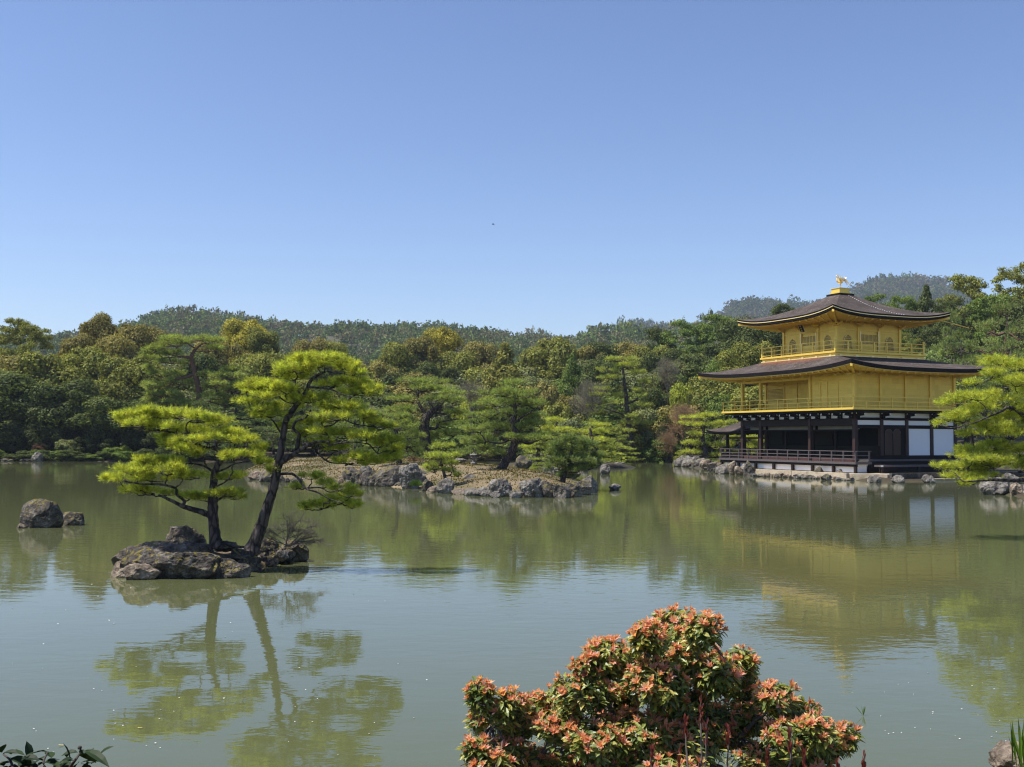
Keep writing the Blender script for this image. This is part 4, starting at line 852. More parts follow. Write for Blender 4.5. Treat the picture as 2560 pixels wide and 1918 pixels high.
# slanting stump, lantern, bare shrub, brush, reeds
def log_obj():
    a = W(872, 1178, 57.5); b = W(925, 1208, 56.2); o = empty('tree_stump', tuple(b)); mb = MB(); rng = np.random.default_rng(4)
    mb.tube([np.array(a - b), np.array((a - b) * .5) + (0, 0, .02), (0.15, 0, -.15)], [.24, .27, .36], 14, 5, .06, rng); part('trunk', mb, M['bark'], o, False)
    m2 = MB(); d = np.array((a - b).normalized()); m2.tube([np.array(a - b) - d * .02, np.array(a - b) + d * .012], [.22, .21], 14, 1); part('cut_face', m2, M['dark_trunk'], o)
    tag(o, 'thick dark trunk stump slanting out of the island left shore', 'stump')
log_obj()
M['stone'] = flat('lantern_stone', (.17, .16, .14), .9, 0, .3, 6, .5)
def lantern(px, py, z, H, label):
    p = G(px, py, z); o = empty('stone_lantern', tuple(p)); s = H
    def pr(rs, zs, n=6):
        mb = MB(); V = [(r * s * math.cos(6.283 * k / n), r * s * math.sin(6.283 * k / n), zz * s) for r, zz in zip(rs, zs) for k in range(n)]
        Q = [(i * n + k, i * n + (k + 1) % n, (i + 1) * n + (k + 1) % n, (i + 1) * n + k) for i in range(len(rs) - 1) for k in range(n)]; mb.add(V, Q=Q); return mb
    part('base', pr([.0, .26, .26, .16, 0], [0, 0, .1, .16, .16]), M['stone'], o); part('pillar', pr([.14, .11, .12, .14], [.15, .3, .42, .5], 10), M['stone'], o)
    part('platform', pr([0, .13, .26, .26, 0], [.5, .5, .56, .62, .62]), M['stone'], o); part('fire_box', pr([.16, .16], [.62, .78]), M['stone'], o)
    part('cap', pr([0, .36, .34, .12, 0], [.76, .78, .82, .92, .93]), M['stone'], o); part('jewel', pr([0, .07, .08, 0], [.92, .94, .98, 1.04], 8), M['stone'], o)
    tag(o, label, 'stone lantern')
lantern(1184, 1160, .98, .66, 'short squat stone lantern on the island lawn under the bent pine')
def bare_shrub():
    p = W(720, 1360, 21); o = empty('bare_shrub', tuple(p)); mb = MB(); rng = np.random.default_rng(8)
    def grow(a, d, L, r, lv):
        e = a + d * L; m = a + d * L * .5 + rng.normal(0, .05 * L, 3); mb.tube([a, m, e], [r, r * .8, r * .5], 4, 2)
        if lv < 5:
            for k in range(3 + (rng.random() < .4)):
                t = rng.uniform(.35, 1); dd = nrm(d + rng.normal(0, .6, 3) * (1.2, .9, .4) + (.06, 0, -.02)); grow(a + (e - a) * t, dd, L * rng.uniform(.6, .82), r * .62, lv + 1)
    for q_, dz in (((.95, 0, .22), 0), ((.9, .3, .3), 0), ((.6, .2, .6), 0), ((-.85, -.1, .35), 0), ((.15, -.2, .8), 0), ((-.4, .3, .5), 0)): grow(np.array((rng.normal(0, .04), 0, -.05)), nrm(np.array(q_, float)), .33, .012, 0)
    part('branches', mb, M['twig'], o); tag(o, 'leafless spreading shrub behind the right end of the near islet', 'shrub')
bare_shrub()
b_ = G(1034, 1152, 1.0)
def brush(px, py, z, w_, h_, label, mat):
    p = G(px, py, z); s = p.y / F; rng = np.random.default_rng(px); mb = MB(); n = 900
    d = rdir(rng, n, .2); d[:, 2] = abs(d[:, 2]); P = d * (w_ * s / 2, w_ * s * .35, h_ * s) * rng.uniform(.8, 1, (n, 1)); leaves(mb, P, nrm(d + .7 * rng.normal(size=(n, 3))), .035 * w_ * s / 2, rng, .3)
    n = 250; P = d[:n] * (w_ * s / 2, w_ * s * .35, h_ * s)
    for i in range(0, n, 2): mb.tube([(0, 0, 0), P[i]], [.012, .004], 3, 1)
    o = link('shrub', mb.mesh('shrub', mat), loc=p); tag(o, label, 'shrub')
M['brush'] = leafmat('brush_leaf', .1, 2, col=(.16, .10, .06)); M['fern'] = leafmat('fern_leaf', .3, 2, col=(.12, .20, .03))
brush(1034, 1156, .95, 46, 17, 'reddish brown mound of dry brush on the island lawn', M['brush'])
brush(1040, 1214, .3, 36, 16, 'small fresh green plant below the tallest island boulder', M['fern'])
brush(1100, 1166, .95, 20, 8, 'small brown tuft behind the young pine', M['brush'])
def reeds():
    rng = np.random.default_rng(12); n = 1500; mb = MB(); px = rng.uniform(1500, 1590, n); p = np.array([G(a, b, -.02) for a, b in zip(px, rng.uniform(1147.5, 1150.5, n))])
    h = rng.uniform(.25, .75, n)[:, None]; t = np.column_stack([rng.normal(0, .1, n), rng.normal(0, .1, n), np.ones(n)]) * h
    V = np.stack([p, p + (.035, 0, 0), p + t], 1); mb.add(V.reshape(-1, 3), T=np.arange(n * 3).reshape(-1, 3))
    o = link('reeds', mb.mesh('reeds', leafmat('reed', .3, 1, col=(.20, .30, .06)))); stuff(o, 'fresh green reeds growing along the far shore', 'reeds')
reeds()

def turf():
    rng = np.random.default_rng(33); mb = MB(); lo, hi = ISL.min(0), ISL.max(0); n = 70000; X = rng.uniform(lo[0], hi[0], n); Y = rng.uniform(lo[1], hi[1], n); d = -sdist(ISL, X, Y); k = (d > .3) & (cheap(X, Y, .5, 2) + rng.normal(0, .3, n) > -.3); X, Y = X[k], Y[k]; m = len(X); Z = h_isl(X, Y) - .01
    P = np.column_stack([X, Y, Z]); a = rng.uniform(0, 6.28, m); s = rng.uniform(.02, .05, m); h = rng.uniform(.03, .10, m); D = np.column_stack([np.cos(a) * s, np.sin(a) * s, np.zeros(m)])
    V = np.stack([P - D, P + D, P + np.column_stack([rng.normal(0, .03, m), rng.normal(0, .03, m), h])], 1); mb.add(V.reshape(-1, 3), T=np.arange(m * 3).reshape(-1, 3))
    o = link('grass', mb.mesh('grass', leafmat('dry_grass', .2, 1.2, col=(.15, .125, .045), hue=.35))); stuff(o, 'short dry grass and moss on the island', 'grass')
turf()
# ------------------------------------------------------------------ the golden pavilion
def goldmat(name, col, rough, lines=True):
    t = NT(name); co = t.n('TexCoord').outputs['Object']
    f = t.noise(1.2, 4, .6, co); g = t.noise(1.0, 3, .6, co, 0, (1, 1, 9) if lines else (3, 3, 3))
    c = t.mix(f, tuple(x * .88 for x in col), tuple(min(1, x * 1.1) for x in col)); c = t.mix(g, c, t.mix(1.0, c, (.9, .86, .8), 'MULTIPLY'))
    h = g
    if lines:
        s = t.n('SeparateXYZ'); t.l(co, s.inputs[0]); wv = t.math('FRACT', t.math('MULTIPLY', s.outputs[2], 5.5))
        sx = t.math('ADD', s.outputs[0], s.outputs[1]); cb = t.n('CombineXYZ'); t.l(sx, cb.inputs[0]); t.l(s.outputs[2], cb.inputs[1])
        bk = t.n('TexBrick', Scale=1.0); bk.inputs['Mortar Size'].default_value = .004; bk.inputs['Brick Width'].default_value = .62; bk.inputs['Row Height'].default_value = .36
        bk.inputs['Color1'].default_value = (.95, .94, .93, 1); bk.inputs['Color2'].default_value = (1.08, 1.08, 1.1, 1); bk.inputs['Mortar'].default_value = (.8, .78, .7, 1); t.l(cb.outputs[0], bk.inputs['Vector'])
        c = t.mix(1.0, c, bk.outputs['Color'], 'MULTIPLY')
        ln = t.ramp(wv, [(.0, (.8,) * 3), (.1, (1,) * 3)]); c = t.mix(.55, c, t.mix(1.0, c, ln, 'MULTIPLY'))
    t.pbr(c, rough, .34, t.bump(h, .25, .02)); return t.m
M['gold'] = goldmat('gold_leaf', (1.0, .67, .12), .42, False); M['gold_wall'] = goldmat('gold_leaf_wall', (1.0, .695, .135), .52)
M['black'] = flat('black_timber', (.014, .011, .011), .7, 0, .4, 3, .2, None, .12); M['wood'] = flat('dark_timber', (.028, .019, .017), .65, 0, .4, 3, .3, None, .15)
M['column'] = flat('column_timber', (.045, .023, .019), .55, 0, .3, 3, .2); M['redwood'] = flat('red_brown_board', (.085, .04, .035), .5, 0, .3, 2, .2); M['door'] = flat('brown_door', (.06, .034, .02), .6, 0, .4, 4, .3, (1, 1, .2))
M['plaster'] = flat('white_plaster', (.90, .90, .91), .9, 0, .03, .8, .05); M['plaster_shade'] = flat('shaded_plaster', (.25, .24, .20), .9, 0, .2, 2, .1); M['tip'] = flat('white_paint', (.75, .75, .75), .7, 0, .05)  # grey copy of the white plaster carries the shade behind the long beam
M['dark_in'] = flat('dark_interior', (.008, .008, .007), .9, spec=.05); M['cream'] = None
M['grid'] = flat('lattice_shade', (.20, .13, .09), .7, 0, .1); M['shit'] = flat('shutter_board', (.022, .020, .014), .8, 0, .3, 4, .2, (1, 1, 6), .08)
M['rail'] = flat('weathered_rail', (.10, .085, .085), .55, 0, .4, 5, .2); M['goldtip'] = goldmat('gold_fitting', (.95, .72, .30), .3, False)
def creammat():
    t = NT('cream_stone'); co = t.n('TexCoord').outputs['Object']; f = t.noise(1.1, 6, .65, co); g = t.noise(7, 4, .7, co)
    c = t.ramp(f, [(.35, (.30, .24, .16)), (.5, (.52, .43, .31)), (.7, (.60, .52, .40))]); c = t.mix(g, t.mix(1.0, c, (.7, .7, .68), 'MULTIPLY'), c)
    t.pbr(c, .9, 0, t.bump(g, .6, .03)); return t.m
M['cream'] = creammat()
def roofmat(name, rust=False):
    t = NT(name); co = t.n('TexCoord').outputs['Object']; f = t.noise(.7, 5, .65, co); g = t.noise(14, 4, .75, co, 0, (1, 1, 3)); st = t.noise(5, 4, .7, co, .4)
    c = t.ramp(f, [(.3, (.060, .048, .042)), (.55, (.100, .081, .073)), (.75, (.165, .142, .13))])
    c = t.mix(t.ramp(g, [(.4, (0,) * 3), (.65, (1,) * 3)]), t.mix(1.0, c, (.62, .6, .6), 'MULTIPLY'), c)
    c = t.mix(t.ramp(st, [(.55, (0,) * 3), (.75, (.6,) * 3)]), c, (.28, .26, .25))
    s = t.n('SeparateXYZ'); t.l(co, s.inputs[0]); cs = t.math('FRACT', t.math('ADD', t.math('MULTIPLY', s.outputs[2], 13.0), t.math('MULTIPLY', f, .8)))
    c = t.mix(1.0, c, t.ramp(cs, [(0, (.62,) * 3), (.25, (1,) * 3), (1, (1.12,) * 3)]), 'MULTIPLY')
    if rust:
        mx = t.ramp(t.math('ADD', s.outputs[0], t.math('MULTIPLY', st, 1.4)), [(.15, (0,) * 3), (.95, (1,) * 3)])
        my = t.ramp(t.math('DIVIDE', s.outputs[1], 12.0), [(.22, (0,) * 3), (.36, (1,) * 3), (.76, (1,) * 3), (.84, (0,) * 3)])
        c = t.mix(t.math('MULTIPLY', t.math('MULTIPLY', mx, my), .6), c, (.22, .07, .03))
    t.pbr(c, .9, 0, t.bump(g, .7, .05)).inputs['Specular IOR Level'].default_value = .12; return t.m
M['roof'] = roofmat('bark_shingles'); M['roof_rust'] = roofmat('mossy_bark_shingles', True)

ax = math.atan2(.413, .911)
PV = empty('pavilion', (21.78, 68.6, 0), ax)
tag(PV, 'three storey pavilion with gold leaf walls, brown shingled roofs and a golden bird on top', 'pavilion')
def pp(name, mb, mat, parent=None, smooth=False, label=None): return part(name, mb, M[mat], parent or PV, smooth, label)
def B(*a): return MB().box(*a)

# roofs
def roof(rect_in, rect_out, zi, ze, lift, thk, expn, wall, zw, mat, name, stripe=False, ns=16, nt_=26, soff='gold', raf=.42, rmat='gold', lp=3.2):
    def surf(side, s, t, dz=0.0, inset=0.0):
        (a0, a1, b0, b1), (A0, A1, B0, B1) = rect_in, rect_out
        A0, A1, B0, B1 = A0 + inset, A1 - inset, B0 + inset, B1 - inset
        ci = [((a0, b1), (a0, b0)), ((a0, b0), (a1, b0)), ((a1, b0), (a1, b1)), ((a1, b1), (a0, b1))][side]
        co = [((A0, B1), (A0, B0)), ((A0, B0), (A1, B0)), ((A1, B0), (A1, B1)), ((A1, B1), (A0, B1))][side]
        k = (t + 1) / 2; bow = 0.06 * (1 - t * t) * 0
        ix = ci[0][0] + (ci[1][0] - ci[0][0]) * k; iy = ci[0][1] + (ci[1][1] - ci[0][1]) * k
        ox = co[0][0] + (co[1][0] - co[0][0]) * k; oy = co[0][1] + (co[1][1] - co[0][1]) * k
        z = ze + (zi - ze) * (1 - s) ** expn + lift * abs(t) ** lp * s ** 2
        return (ix + (ox - ix) * s, iy + (oy - iy) * s, z + dz)
    ss = np.linspace(0, 1, ns + 1); tt = np.sin(np.linspace(-1, 1, nt_ + 1) * math.pi / 2); top = MB(); i = np.arange(ns)[:, None] * (nt_ + 1); j = np.arange(nt_)[None]
    Q = np.stack([i + j, i + j + 1, i + nt_ + 2 + j, i + nt_ + 1 + j], -1).reshape(-1, 4)[:, ::-1]
    for sd in range(4): top.add([surf(sd, s, t) for s in ss for t in tt], Q=Q)
    R = pp(name, top, mat, None, True)
    def band(z0, z1, in0, in1, m, nm):
        mb = MB()
        for sd in range(4):
            V = [surf(sd, 1, t, z, q_) for z, q_ in ((z0, in0), (z1, in1)) for t in tt]; n = nt_ + 1
            mb.add(V, Q=[(k, k + 1, n + k + 1, n + k) for k in range(nt_)])
        pp(nm, mb, m, R)
    if stripe:
        band(0, -.10, 0, .01, 'black', 'eave_edge'); band(-.10, -.15, .0, .0, 'goldtip', 'gold_eave_strip'); band(-.15, -thk, .02, .05, 'black', 'lower_eave_edge')
    else:
        band(0, -thk, 0, .04, 'black', 'eave_edge'); band(-thk - .0, -thk - .045, .07, .10, 'goldtip' if soff == 'gold' else 'black', 'gold_eave_strip' if soff == 'gold' else 'lower_eave_edge')
    # soffit
    mb = MB(); (w0, w1, v0, v1) = wall; wc = [((w0, v1), (w0, v0)), ((w0, v0), (w1, v0)), ((w1, v0), (w1, v1)), ((w1, v1), (w0, v1))]; rf = MB()
    for sd in range(4):
        V = []; 
        for q_ in (0, .5, 1):
            for t in tt:
                k = (t + 1) / 2; o_ = np.array(surf(sd, 1, t, -thk - .03, .12)); a = np.array((wc[sd][0][0] + (wc[sd][1][0] - wc[sd][0][0]) * k, wc[sd][0][1] + (wc[sd][1][1] - wc[sd][0][1]) * k, zw))
                V.append(a + (o_ - a) * q_ + (0, 0, -.06 * (q_ == .5)))
        n = nt_ + 1; mb.add(V, Q=[(r * n + k, (r + 1) * n + k, (r + 1) * n + k + 1, r * n + k + 1) for r in (0, 1) for k in range(nt_)])
        L = math.hypot(wc[sd][1][0] - wc[sd][0][0], wc[sd][1][1] - wc[sd][0][1]); m = int(L / raf)
        for k in range(m + 1):
            kk = k / m; t = kk * 2 - 1; e = surf(sd, 1, t, -thk - .09, .16); a = (wc[sd][0][0] + (wc[sd][1][0] - wc[sd][0][0]) * kk, wc[sd][0][1] + (wc[sd][1][1] - wc[sd][0][1]) * kk, zw - .07); rf.bar(a, e, .07, .07)
    pp('soffit', mb, soff, R); pp('rafters', rf, rmat, R)
    for sd in range(4):
        hb = MB()
        e = surf(sd, 1, 1, -thk - .10, .05); a = (wc[sd][1][0], wc[sd][1][1], zw - .12); hb.bar(a, e, .14, .16); pp('hip_rafter', hb, rmat, R)
    return R, surf
W2 = (0, 8.5, 0, 11.7)
R1, s1 = roof((.4, 8.1, 2.2, 9.9), (-2.35, 10.85, -2.35, 14.05), 8.0, 7.03, .38, .25, 1.25, W2, 6.86, 'roof_rust', 'middle_roof')
W3 = (1.5, 7.0, 3.3, 8.8)
R2, s2 = roof((3.65, 4.85, 5.45, 6.65), (-.85, 9.35, .95, 11.15), 12.62, 10.78, .42, .30, 1.5, W3, 10.45, 'roof', 'top_roof', True, raf=.36)

# ground floor
pl = MB(); poly = [(-.85, 13.4), (-.85, 8.1), (-1.75, 7.9), (-1.75, -1.6), (-.5, -3.3), (11.5, -3.3), (11.5, 13.4)]; n = len(poly)
TER = empty('stone_terrace', PV.location, ax); tag(TER, 'cream stone terrace and retaining wall under the pavilion at the water edge', 'terrace')
def prism(poly, z0, z1):
    n = len(poly); mb = MB(); V = [(x, y, z) for z in (z0, z1) for x, y in poly]; mb.add(V, Q=[(i, (i + 1) % n, n + (i + 1) % n, n + i) for i in range(n)], T=[(n, n + k, n + k + 1) for k in range(1, n - 1)]); return mb
part('terrace_slab', prism(poly[::-1], -.7, .40), M['cream'], TER); fr = random.Random(3)
y = -1.4
while y < 6.6:
    L = fr.uniform(1.5, 2.3); part('wall_block', B(-1.95 - fr.uniform(0, .05), -1.752, y, y + L - .03, -.5, .43 + fr.uniform(-.02, .02)), M['cream'], TER); y += L
part('lower_step', B(2.2, 8.6, -3.95, -3.302, -.5, .13), M['cream'], TER); part('shaded_edge', B(-.35, 11.3, -3.5, -3.305, .18, .47), M['rock_dark'], TER, label='terrace edge coloured dark for its shaded recess')  # dark strip of stone colour stands for the shadowed recess below the terrace top
part('fill', B(8.5, 14, -3.2, 3, -.6, .44), M['ground'], TER)

pp('floor', B(0, 8.5, 0, 11.7, 1.14, 1.30), 'wood'); pp('floor_edge_board', B(-.03, -.003, .0, 11.7, 1.083, 1.29), 'redwood')
pp('inner_core', B(2.25, 8.42, .22, 11.62, 1.302, 4.2), 'dark_in'); pp('ceiling', B(.1, 2.25, .22, 11.6, 3.52, 3.60), 'dark_in')  # near-black solid and ceiling carry the dark of unlit rooms in their colour
for yy0, yy1 in ((.1, 2.1), (2.25, 4.15), (4.35, 6.4), (6.6, 9.4), (9.7, 11.5)):
    pp('shutter_panel', B(2.16, 2.24, yy0, yy1, 1.31, 2.05), 'shit'); 
    if yy0 in (4.35, 9.7): pp('shutter_panel', B(2.17, 2.24, yy0 + .3, yy1, 2.08, 3.2), 'shit')
for yy in (0.05, 2.17, 4.27, 6.5, 9.5, 11.6): pp('inner_post', B(2.08, 2.22, yy - .08, yy + .08, 1.303, 3.5), 'wood')
COLS = [(0, 0), (0, 4.25), (0, 9.57), (0, 11.7), (2.13, 11.7), (2.13, 0), (4.25, 0), (6.4, 0), (8.5, 0), (8.5, 11.7), (8.5, 5.8), (5.3, 11.7)]
for x, yy in COLS:
    c = pp('column', B(x - .12, x + .12, yy - .12, yy + .12, .45, 4.22), 'column')
pp('long_beam', B(-.09, .09, .12, 11.6, 3.40, 3.83), 'wood'); pp('long_beam', B(-.1, .1, .12, 11.6, 3.06, 3.13), 'black')
for a, b in ((.15, 4.1), (4.4, 9.4), (9.7, 11.5)): pp('plaster_panel', B(.5, .54, a, b, 3.15, 3.39), 'plaster_shade')
for k in range(11):
    a = .14 + k * 1.065; pp('plaster_panel', B(-.05, -.01, a + .05, a + .95, 3.86, 4.18), 'plaster')
pp('plate_beam', B(-.09, .07, .1, 11.6, 4.18, 4.24), 'black')
# right face
pp('face_beam', B(.12, 8.4, -.10, .1, 3.735, 3.90), 'black'); pp('face_beam', B(.12, 8.4, -.10, .1, 3.215, 3.43), 'black'); pp('sill_beam', B(0.1, 8.6, -.14, .1, 1.15, 1.475), 'black')
for a, b in ((.16, 2.0), (2.27, 4.12), (4.4, 6.27), (6.54, 8.37)):
    pp('plaster_strip', B(a, b, -.05, -.01, 3.432, 3.733), 'plaster'); pp('plaster_strip', B(a, b, -.04, .0, 3.902, 4.2), 'plaster')
for a, b in ((4.42, 6.26), (6.56, 8.36)): pp('white_wall_panel', B(a, b, -.05, -.01, 1.478, 3.212), 'plaster')
pp('shutter_panel', B(.14, 2.0, .0, .05, 1.478, 2.10), 'shit')
for a, b in ((2.42, 3.02), (3.12, 3.72)):
    d = MB(); m = 9; pts = [(a, 1.5), (b, 1.5), (b, 2.9)] + [((a + b) / 2 + (b - a) / 2 * math.cos(math.pi * k / m), 2.9 + .28 * math.sin(math.pi * k / m)) for k in range(1, m)] + [(a, 2.9)]
    nn = len(pts); d.add([(x, z, zz) for z in (-.02, -.07) for x, zz in pts], Q=[(i, (i + 1) % nn, nn + (i + 1) % nn, nn + i) for i in range(nn)], T=[(nn, nn + k, nn + k + 1) for k in range(1, nn - 1)]); D_ = pp('door', d, 'door')
    pp('door_frame', MB().tube([(x, -.08, zz) for x, zz in pts[2:]] + [(a, -.08, 1.5)], [.02] * (nn - 1), 5, 1), 'rail', D_)
pp('door_wall', B(2.24, 4.12, -.012, .05, 1.478, 3.212), 'black'); pp('back_wall', B(8.40, 8.46, .15, 11.6, 1.3, 4.2), 'plaster')
pp('entrance_deck', B(.15, 9.6, -1.05, -.145, 1.13, 1.235), 'rail'); pp('entrance_step', B(.2, 9.6, -2.05, -1.45, .80, .92), 'rail')
pp('deck_beam', B(.2, 9.6, -1.0, -.9, .5, 1.128), 'black'); pp('step_beam', B(.25, 9.6, -1.9, -1.8, .46, .798), 'black')
for x in (.3, 3.3, 6.3, 9.3): pp('step_leg', B(x, x + .16, -2.0, -1.82, .46, .797), 'wood')
pp('step_end_cap', B(.17, .36, -2.064, -2.052, .80, .92), 'tip')
# veranda
V_ = pp('veranda', MB().box(-1.2, -.035, -1.35, 12.95, .96, 1.08).box(-.035, .1, -1.35, -.15, .96, 1.08), 'wood'); pp('veranda_edge', B(-1.23, -1.203, -1.38, 12.98, .955, 1.1), 'rail', V_); pp('veranda_end', B(-1.2, .1, -1.38, -1.353, .955, 1.1), 'rail', V_)
pp('plinth_wall', MB().box(-.95, -.90, -1.0, 12.6, .44, .93).box(-.9, 0.0, -1.0, -.95, .44, .93), 'plaster', V_)
for k in range(8):
    yy = -1.2 + k * 2.0; pp('under_post', B(-1.15, -.99, yy - .08, yy + .08, .3, .958), 'wood', V_)
pp('edge_beam', B(-1.16, -.98, -1.3, 12.9, .80, .957), 'black', V_)
def railing(name, pts, z0, zs, posts, psz, mat, parent, tops=None, rw=.05, caps=None, closed=False):
    """rails along a polyline at heights zs, posts every `posts` m; each run of rail is a mesh, each post its own"""
    for (a, b) in zip(pts[:-1], pts[1:]):
        a = np.array(a, float); b = np.array(b, float); d = (b - a) / np.linalg.norm(b - a); L = np.linalg.norm(b - a)
        for i, z in enumerate(zs):
            e = .16 if i == len(zs) - 1 else .0
            pp(name + '_rail', MB().bar((*(a - d * e), z), (*(b + d * e), z), rw, rw), mat, parent)
        m = max(1, round(L / posts))
        for k in range(m + (1 if (b == pts[-1]).all() else 0)):
            p = a + (b - a) * k / m; zt = zs[-1] if tops is None else tops[k % len(tops)]
            pp(name + '_post', B(p[0] - psz / 2, p[0] + psz / 2, p[1] - psz / 2, p[1] + psz / 2, z0, zt), mat, parent)
railing('veranda', [(-1.1, 12.85), (-1.1, -1.25), (.0, -1.25)], 1.08, (1.28, 1.50, 1.76), 1.09, .07, 'rail', V_, rw=.05)
# middle balcony
BL = pp('middle_balcony', B(-1.1, 9.6, -1.1, 12.8, 4.37, 4.50), 'gold'); pp('balcony_beam', B(-.95, 9.45, -.95, 12.65, 4.245, 4.368), 'black', BL)
railing('balcony', [(9.5, 12.7), (-1.0, 12.7), (-1.0, -1.0), (9.5, -1.0)], 4.50, (4.64, 4.90, 5.19), 1.06, .06, 'gold', BL, tops=(5.19, 4.9, 4.9), rw=.045)
# bracket arms under the balcony
def bracket(x, yy, dx, dy):
    px_, py_ = -dy, dx
    m = MB().bar((x, yy, 4.02), (x + dx * .78, yy + dy * .78, 4.10), .10, .14).bar((x, yy, 3.86), (x + dx * .42, yy + dy * .42, 3.93), .10, .12)
    m.bar((x + dx * .42 - px_ * .32, yy + dy * .42 - py_ * .32, 4.16), (x + dx * .42 + px_ * .32, yy + dy * .42 + py_ * .32, 4.16), .09, .09)
    b = pp('bracket', m, 'black'); 
    t = MB().bar((x + dx * .785, yy + dy * .785, 4.10), (x + dx * .80, yy + dy * .80, 4.102), .085, .12).bar((x + dx * .425, yy + dy * .425, 3.932), (x + dx * .44, yy + dy * .44, 3.934), .085, .10)
    for sg in (-1, 1): t.bar((x + dx * .42 + px_ * sg * .322, yy + dy * .42 + py_ * sg * .322, 4.16), (x + dx * .42 + px_ * sg * .335, yy + dy * .42 + py_ * sg * .335, 4.16), .075, .075)
    pp('white_tip', t, 'tip', b)
for k in range(12): bracket(-.05, .05 + k * 1.065, -1, 0)
for x in (.05, 2.13, 4.25, 6.4, 8.45): bracket(x, -.05, 0, -1)
# middle storey
def gold_box(name, *a): return pp(name, B(*a), 'gold_wall')
gold_box('middle_wall', 2.13, 8.5, 0, 11.7, 4.50, 6.88); gold_box('middle_wall', 0, 2.128, 0, 4.25, 4.501, 6.88)
pp('porch_beam', B(-.08, .08, 4.26, 11.62, 6.50, 6.80), 'gold'); pp('porch_beam', B(.09, 2.12, 11.55, 11.7, 6.50, 6.80), 'gold'); pp('porch_ceiling', B(.0, 2.12, 4.26, 11.7, 6.80, 6.85), 'gold')
for x, yy in ((0, 0), (0, 4.2), (0, 9.57), (0, 11.7), (2.13, 11.7), (2.13, 0), (4.25, 0), (6.4, 0), (8.5, 0)): pp('gold_column', MB().box(x - .10, x + .10, yy - .10, yy + .10, 4.502, 6.82), 'gold')
for yy, w_ in ((1.55, .05), (2.55, .05), (3.2, .03)): pp('wall_batten', B(-.035, -.002, yy - w_, yy + w_, 4.52, 6.3), 'gold')
pp('wall_batten', B(-.04, -.003, .1, 4.1, 6.28, 6.36), 'gold')
lat = pp('lattice_window', B(2.10, 2.128, 9.75, 11.45, 5.25, 6.15), 'grid'); lm = MB()
for k in range(18): yy = 9.75 + k * .1; lm.box(2.075, 2.098, yy - .015, yy + .015, 5.25, 6.15)
for k in range(10): z = 5.25 + k * .1; lm.box(2.073, 2.099, 9.72, 11.48, z - .013, z + .013)
pp('lattice', lm, 'gold', lat)
for yy in (9.6, 8.2, 7.0, 5.6): pp('wall_batten', B(2.07, 2.127, yy - .06, yy + .06, 4.52, 6.5), 'gold')
pp('door_gap', B(2.115, 2.129, 5.05, 5.13, 4.52, 6.3), 'grid'); pp('wall_rail', B(2.06, 2.126, 4.3, 11.6, 6.3, 6.38), 'gold')
# wall-head brackets of the middle storey
for side, L in ((0, 11.7), (1, 8.5)):
    m_ = int(L / 1.06)
    for k in range(m_ + 1):
        c = k * L / m_; a, d = ((-.02, c), (-1, 0)) if side == 0 else ((c, -.02), (0, -1))
        pp('eave_bracket', MB().bar((*a, 6.70), (a[0] + d[0] * .55, a[1] + d[1] * .55, 6.63), .07, .08).bar((a[0] + d[0] * .5, a[1] + d[1] * .5, 6.62), (a[0] + d[0] * .64, a[1] + d[1] * .64, 6.72), .06, .06), 'goldtip')
# top storey
T3 = gold_box('top_wall', 1.5, 7.0, 3.3, 8.8, 8.30, 10.46)
SK_ = pp('top_balcony', MB().box(.40, 8.1, 2.2, 9.9, 7.80, 8.20).box(.28, 8.22, 2.08, 10.02, 8.203, 8.33), 'gold')
pp('skirt_rail', MB().box(.33, 8.17, 2.13, 9.97, 7.97, 8.03), 'goldtip', SK_)
railing('top_balcony', [(8.1, 9.9), (.4, 9.9), (.4, 2.2), (8.1, 2.2), (8.1, 9.9)], 8.33, (8.45, 8.74, 9.02), 1.1, .09, 'gold', SK_, rw=.05, tops=(9.0, 9.0, 9.0))
for x, yy in ((.4, 2.2), (8.1, 2.2), (.4, 9.9), (8.1, 9.9)):
    c = pp('corner_post', MB().tube([(x, yy, 8.33), (x, yy, 9.2)], [.075, .075], 10, 1), 'gold', SK_); 
for side in (0, 1):
    for k in range(6):
        c = 2.6 + k * 1.4 if side == 0 else .8 + k * 1.35; a = (.36, c) if side == 0 else (c, 2.16)
        pp('fitting', MB().box(a[0] - .05, a[0] + .05, a[1] - .12, a[1] + .12, 7.93, 8.08) if side == 0 else MB().box(a[0] - .12, a[0] + .12, a[1] - .05, a[1] + .05, 7.93, 8.08), 'goldtip', SK_)
for x in (1.5, 7.0):
    for yy in (3.3, 5.13, 6.97, 8.8): pp('gold_column', B(x - .09, x + .09, yy - .09, yy + .09, 8.332, 10.2), 'gold')
for x in (3.33, 5.17):
    for yy in (3.3, 8.8): pp('gold_column', B(x - .09, x + .09, yy - .09, yy + .09, 8.332, 10.2), 'gold')
def face_map(side):
    if side == 0: return lambda u, o, z: (1.5 - o, 8.8 - u, z)       # left face, u from far to near
    if side == 1: return lambda u, o, z: (1.5 + u, 3.3 - o, z)       # right face
    if side == 2: return lambda u, o, z: (7.0 + o, 3.3 + u, z)
    return lambda u, o, z: (7.0 - u, 8.8 + o, z)
def fbox(fm, u0, u1, o0, o1, z0, z1):
    V = [fm(u, o, z) for z in (z0, z1) for o in (o0, o1) for u in (u0, u1)]
    return MB().add(V, Q=[(0, 2, 3, 1), (4, 5, 7, 6), (0, 1, 5, 4), (2, 6, 7, 3), (0, 4, 6, 2), (1, 3, 7, 5)])
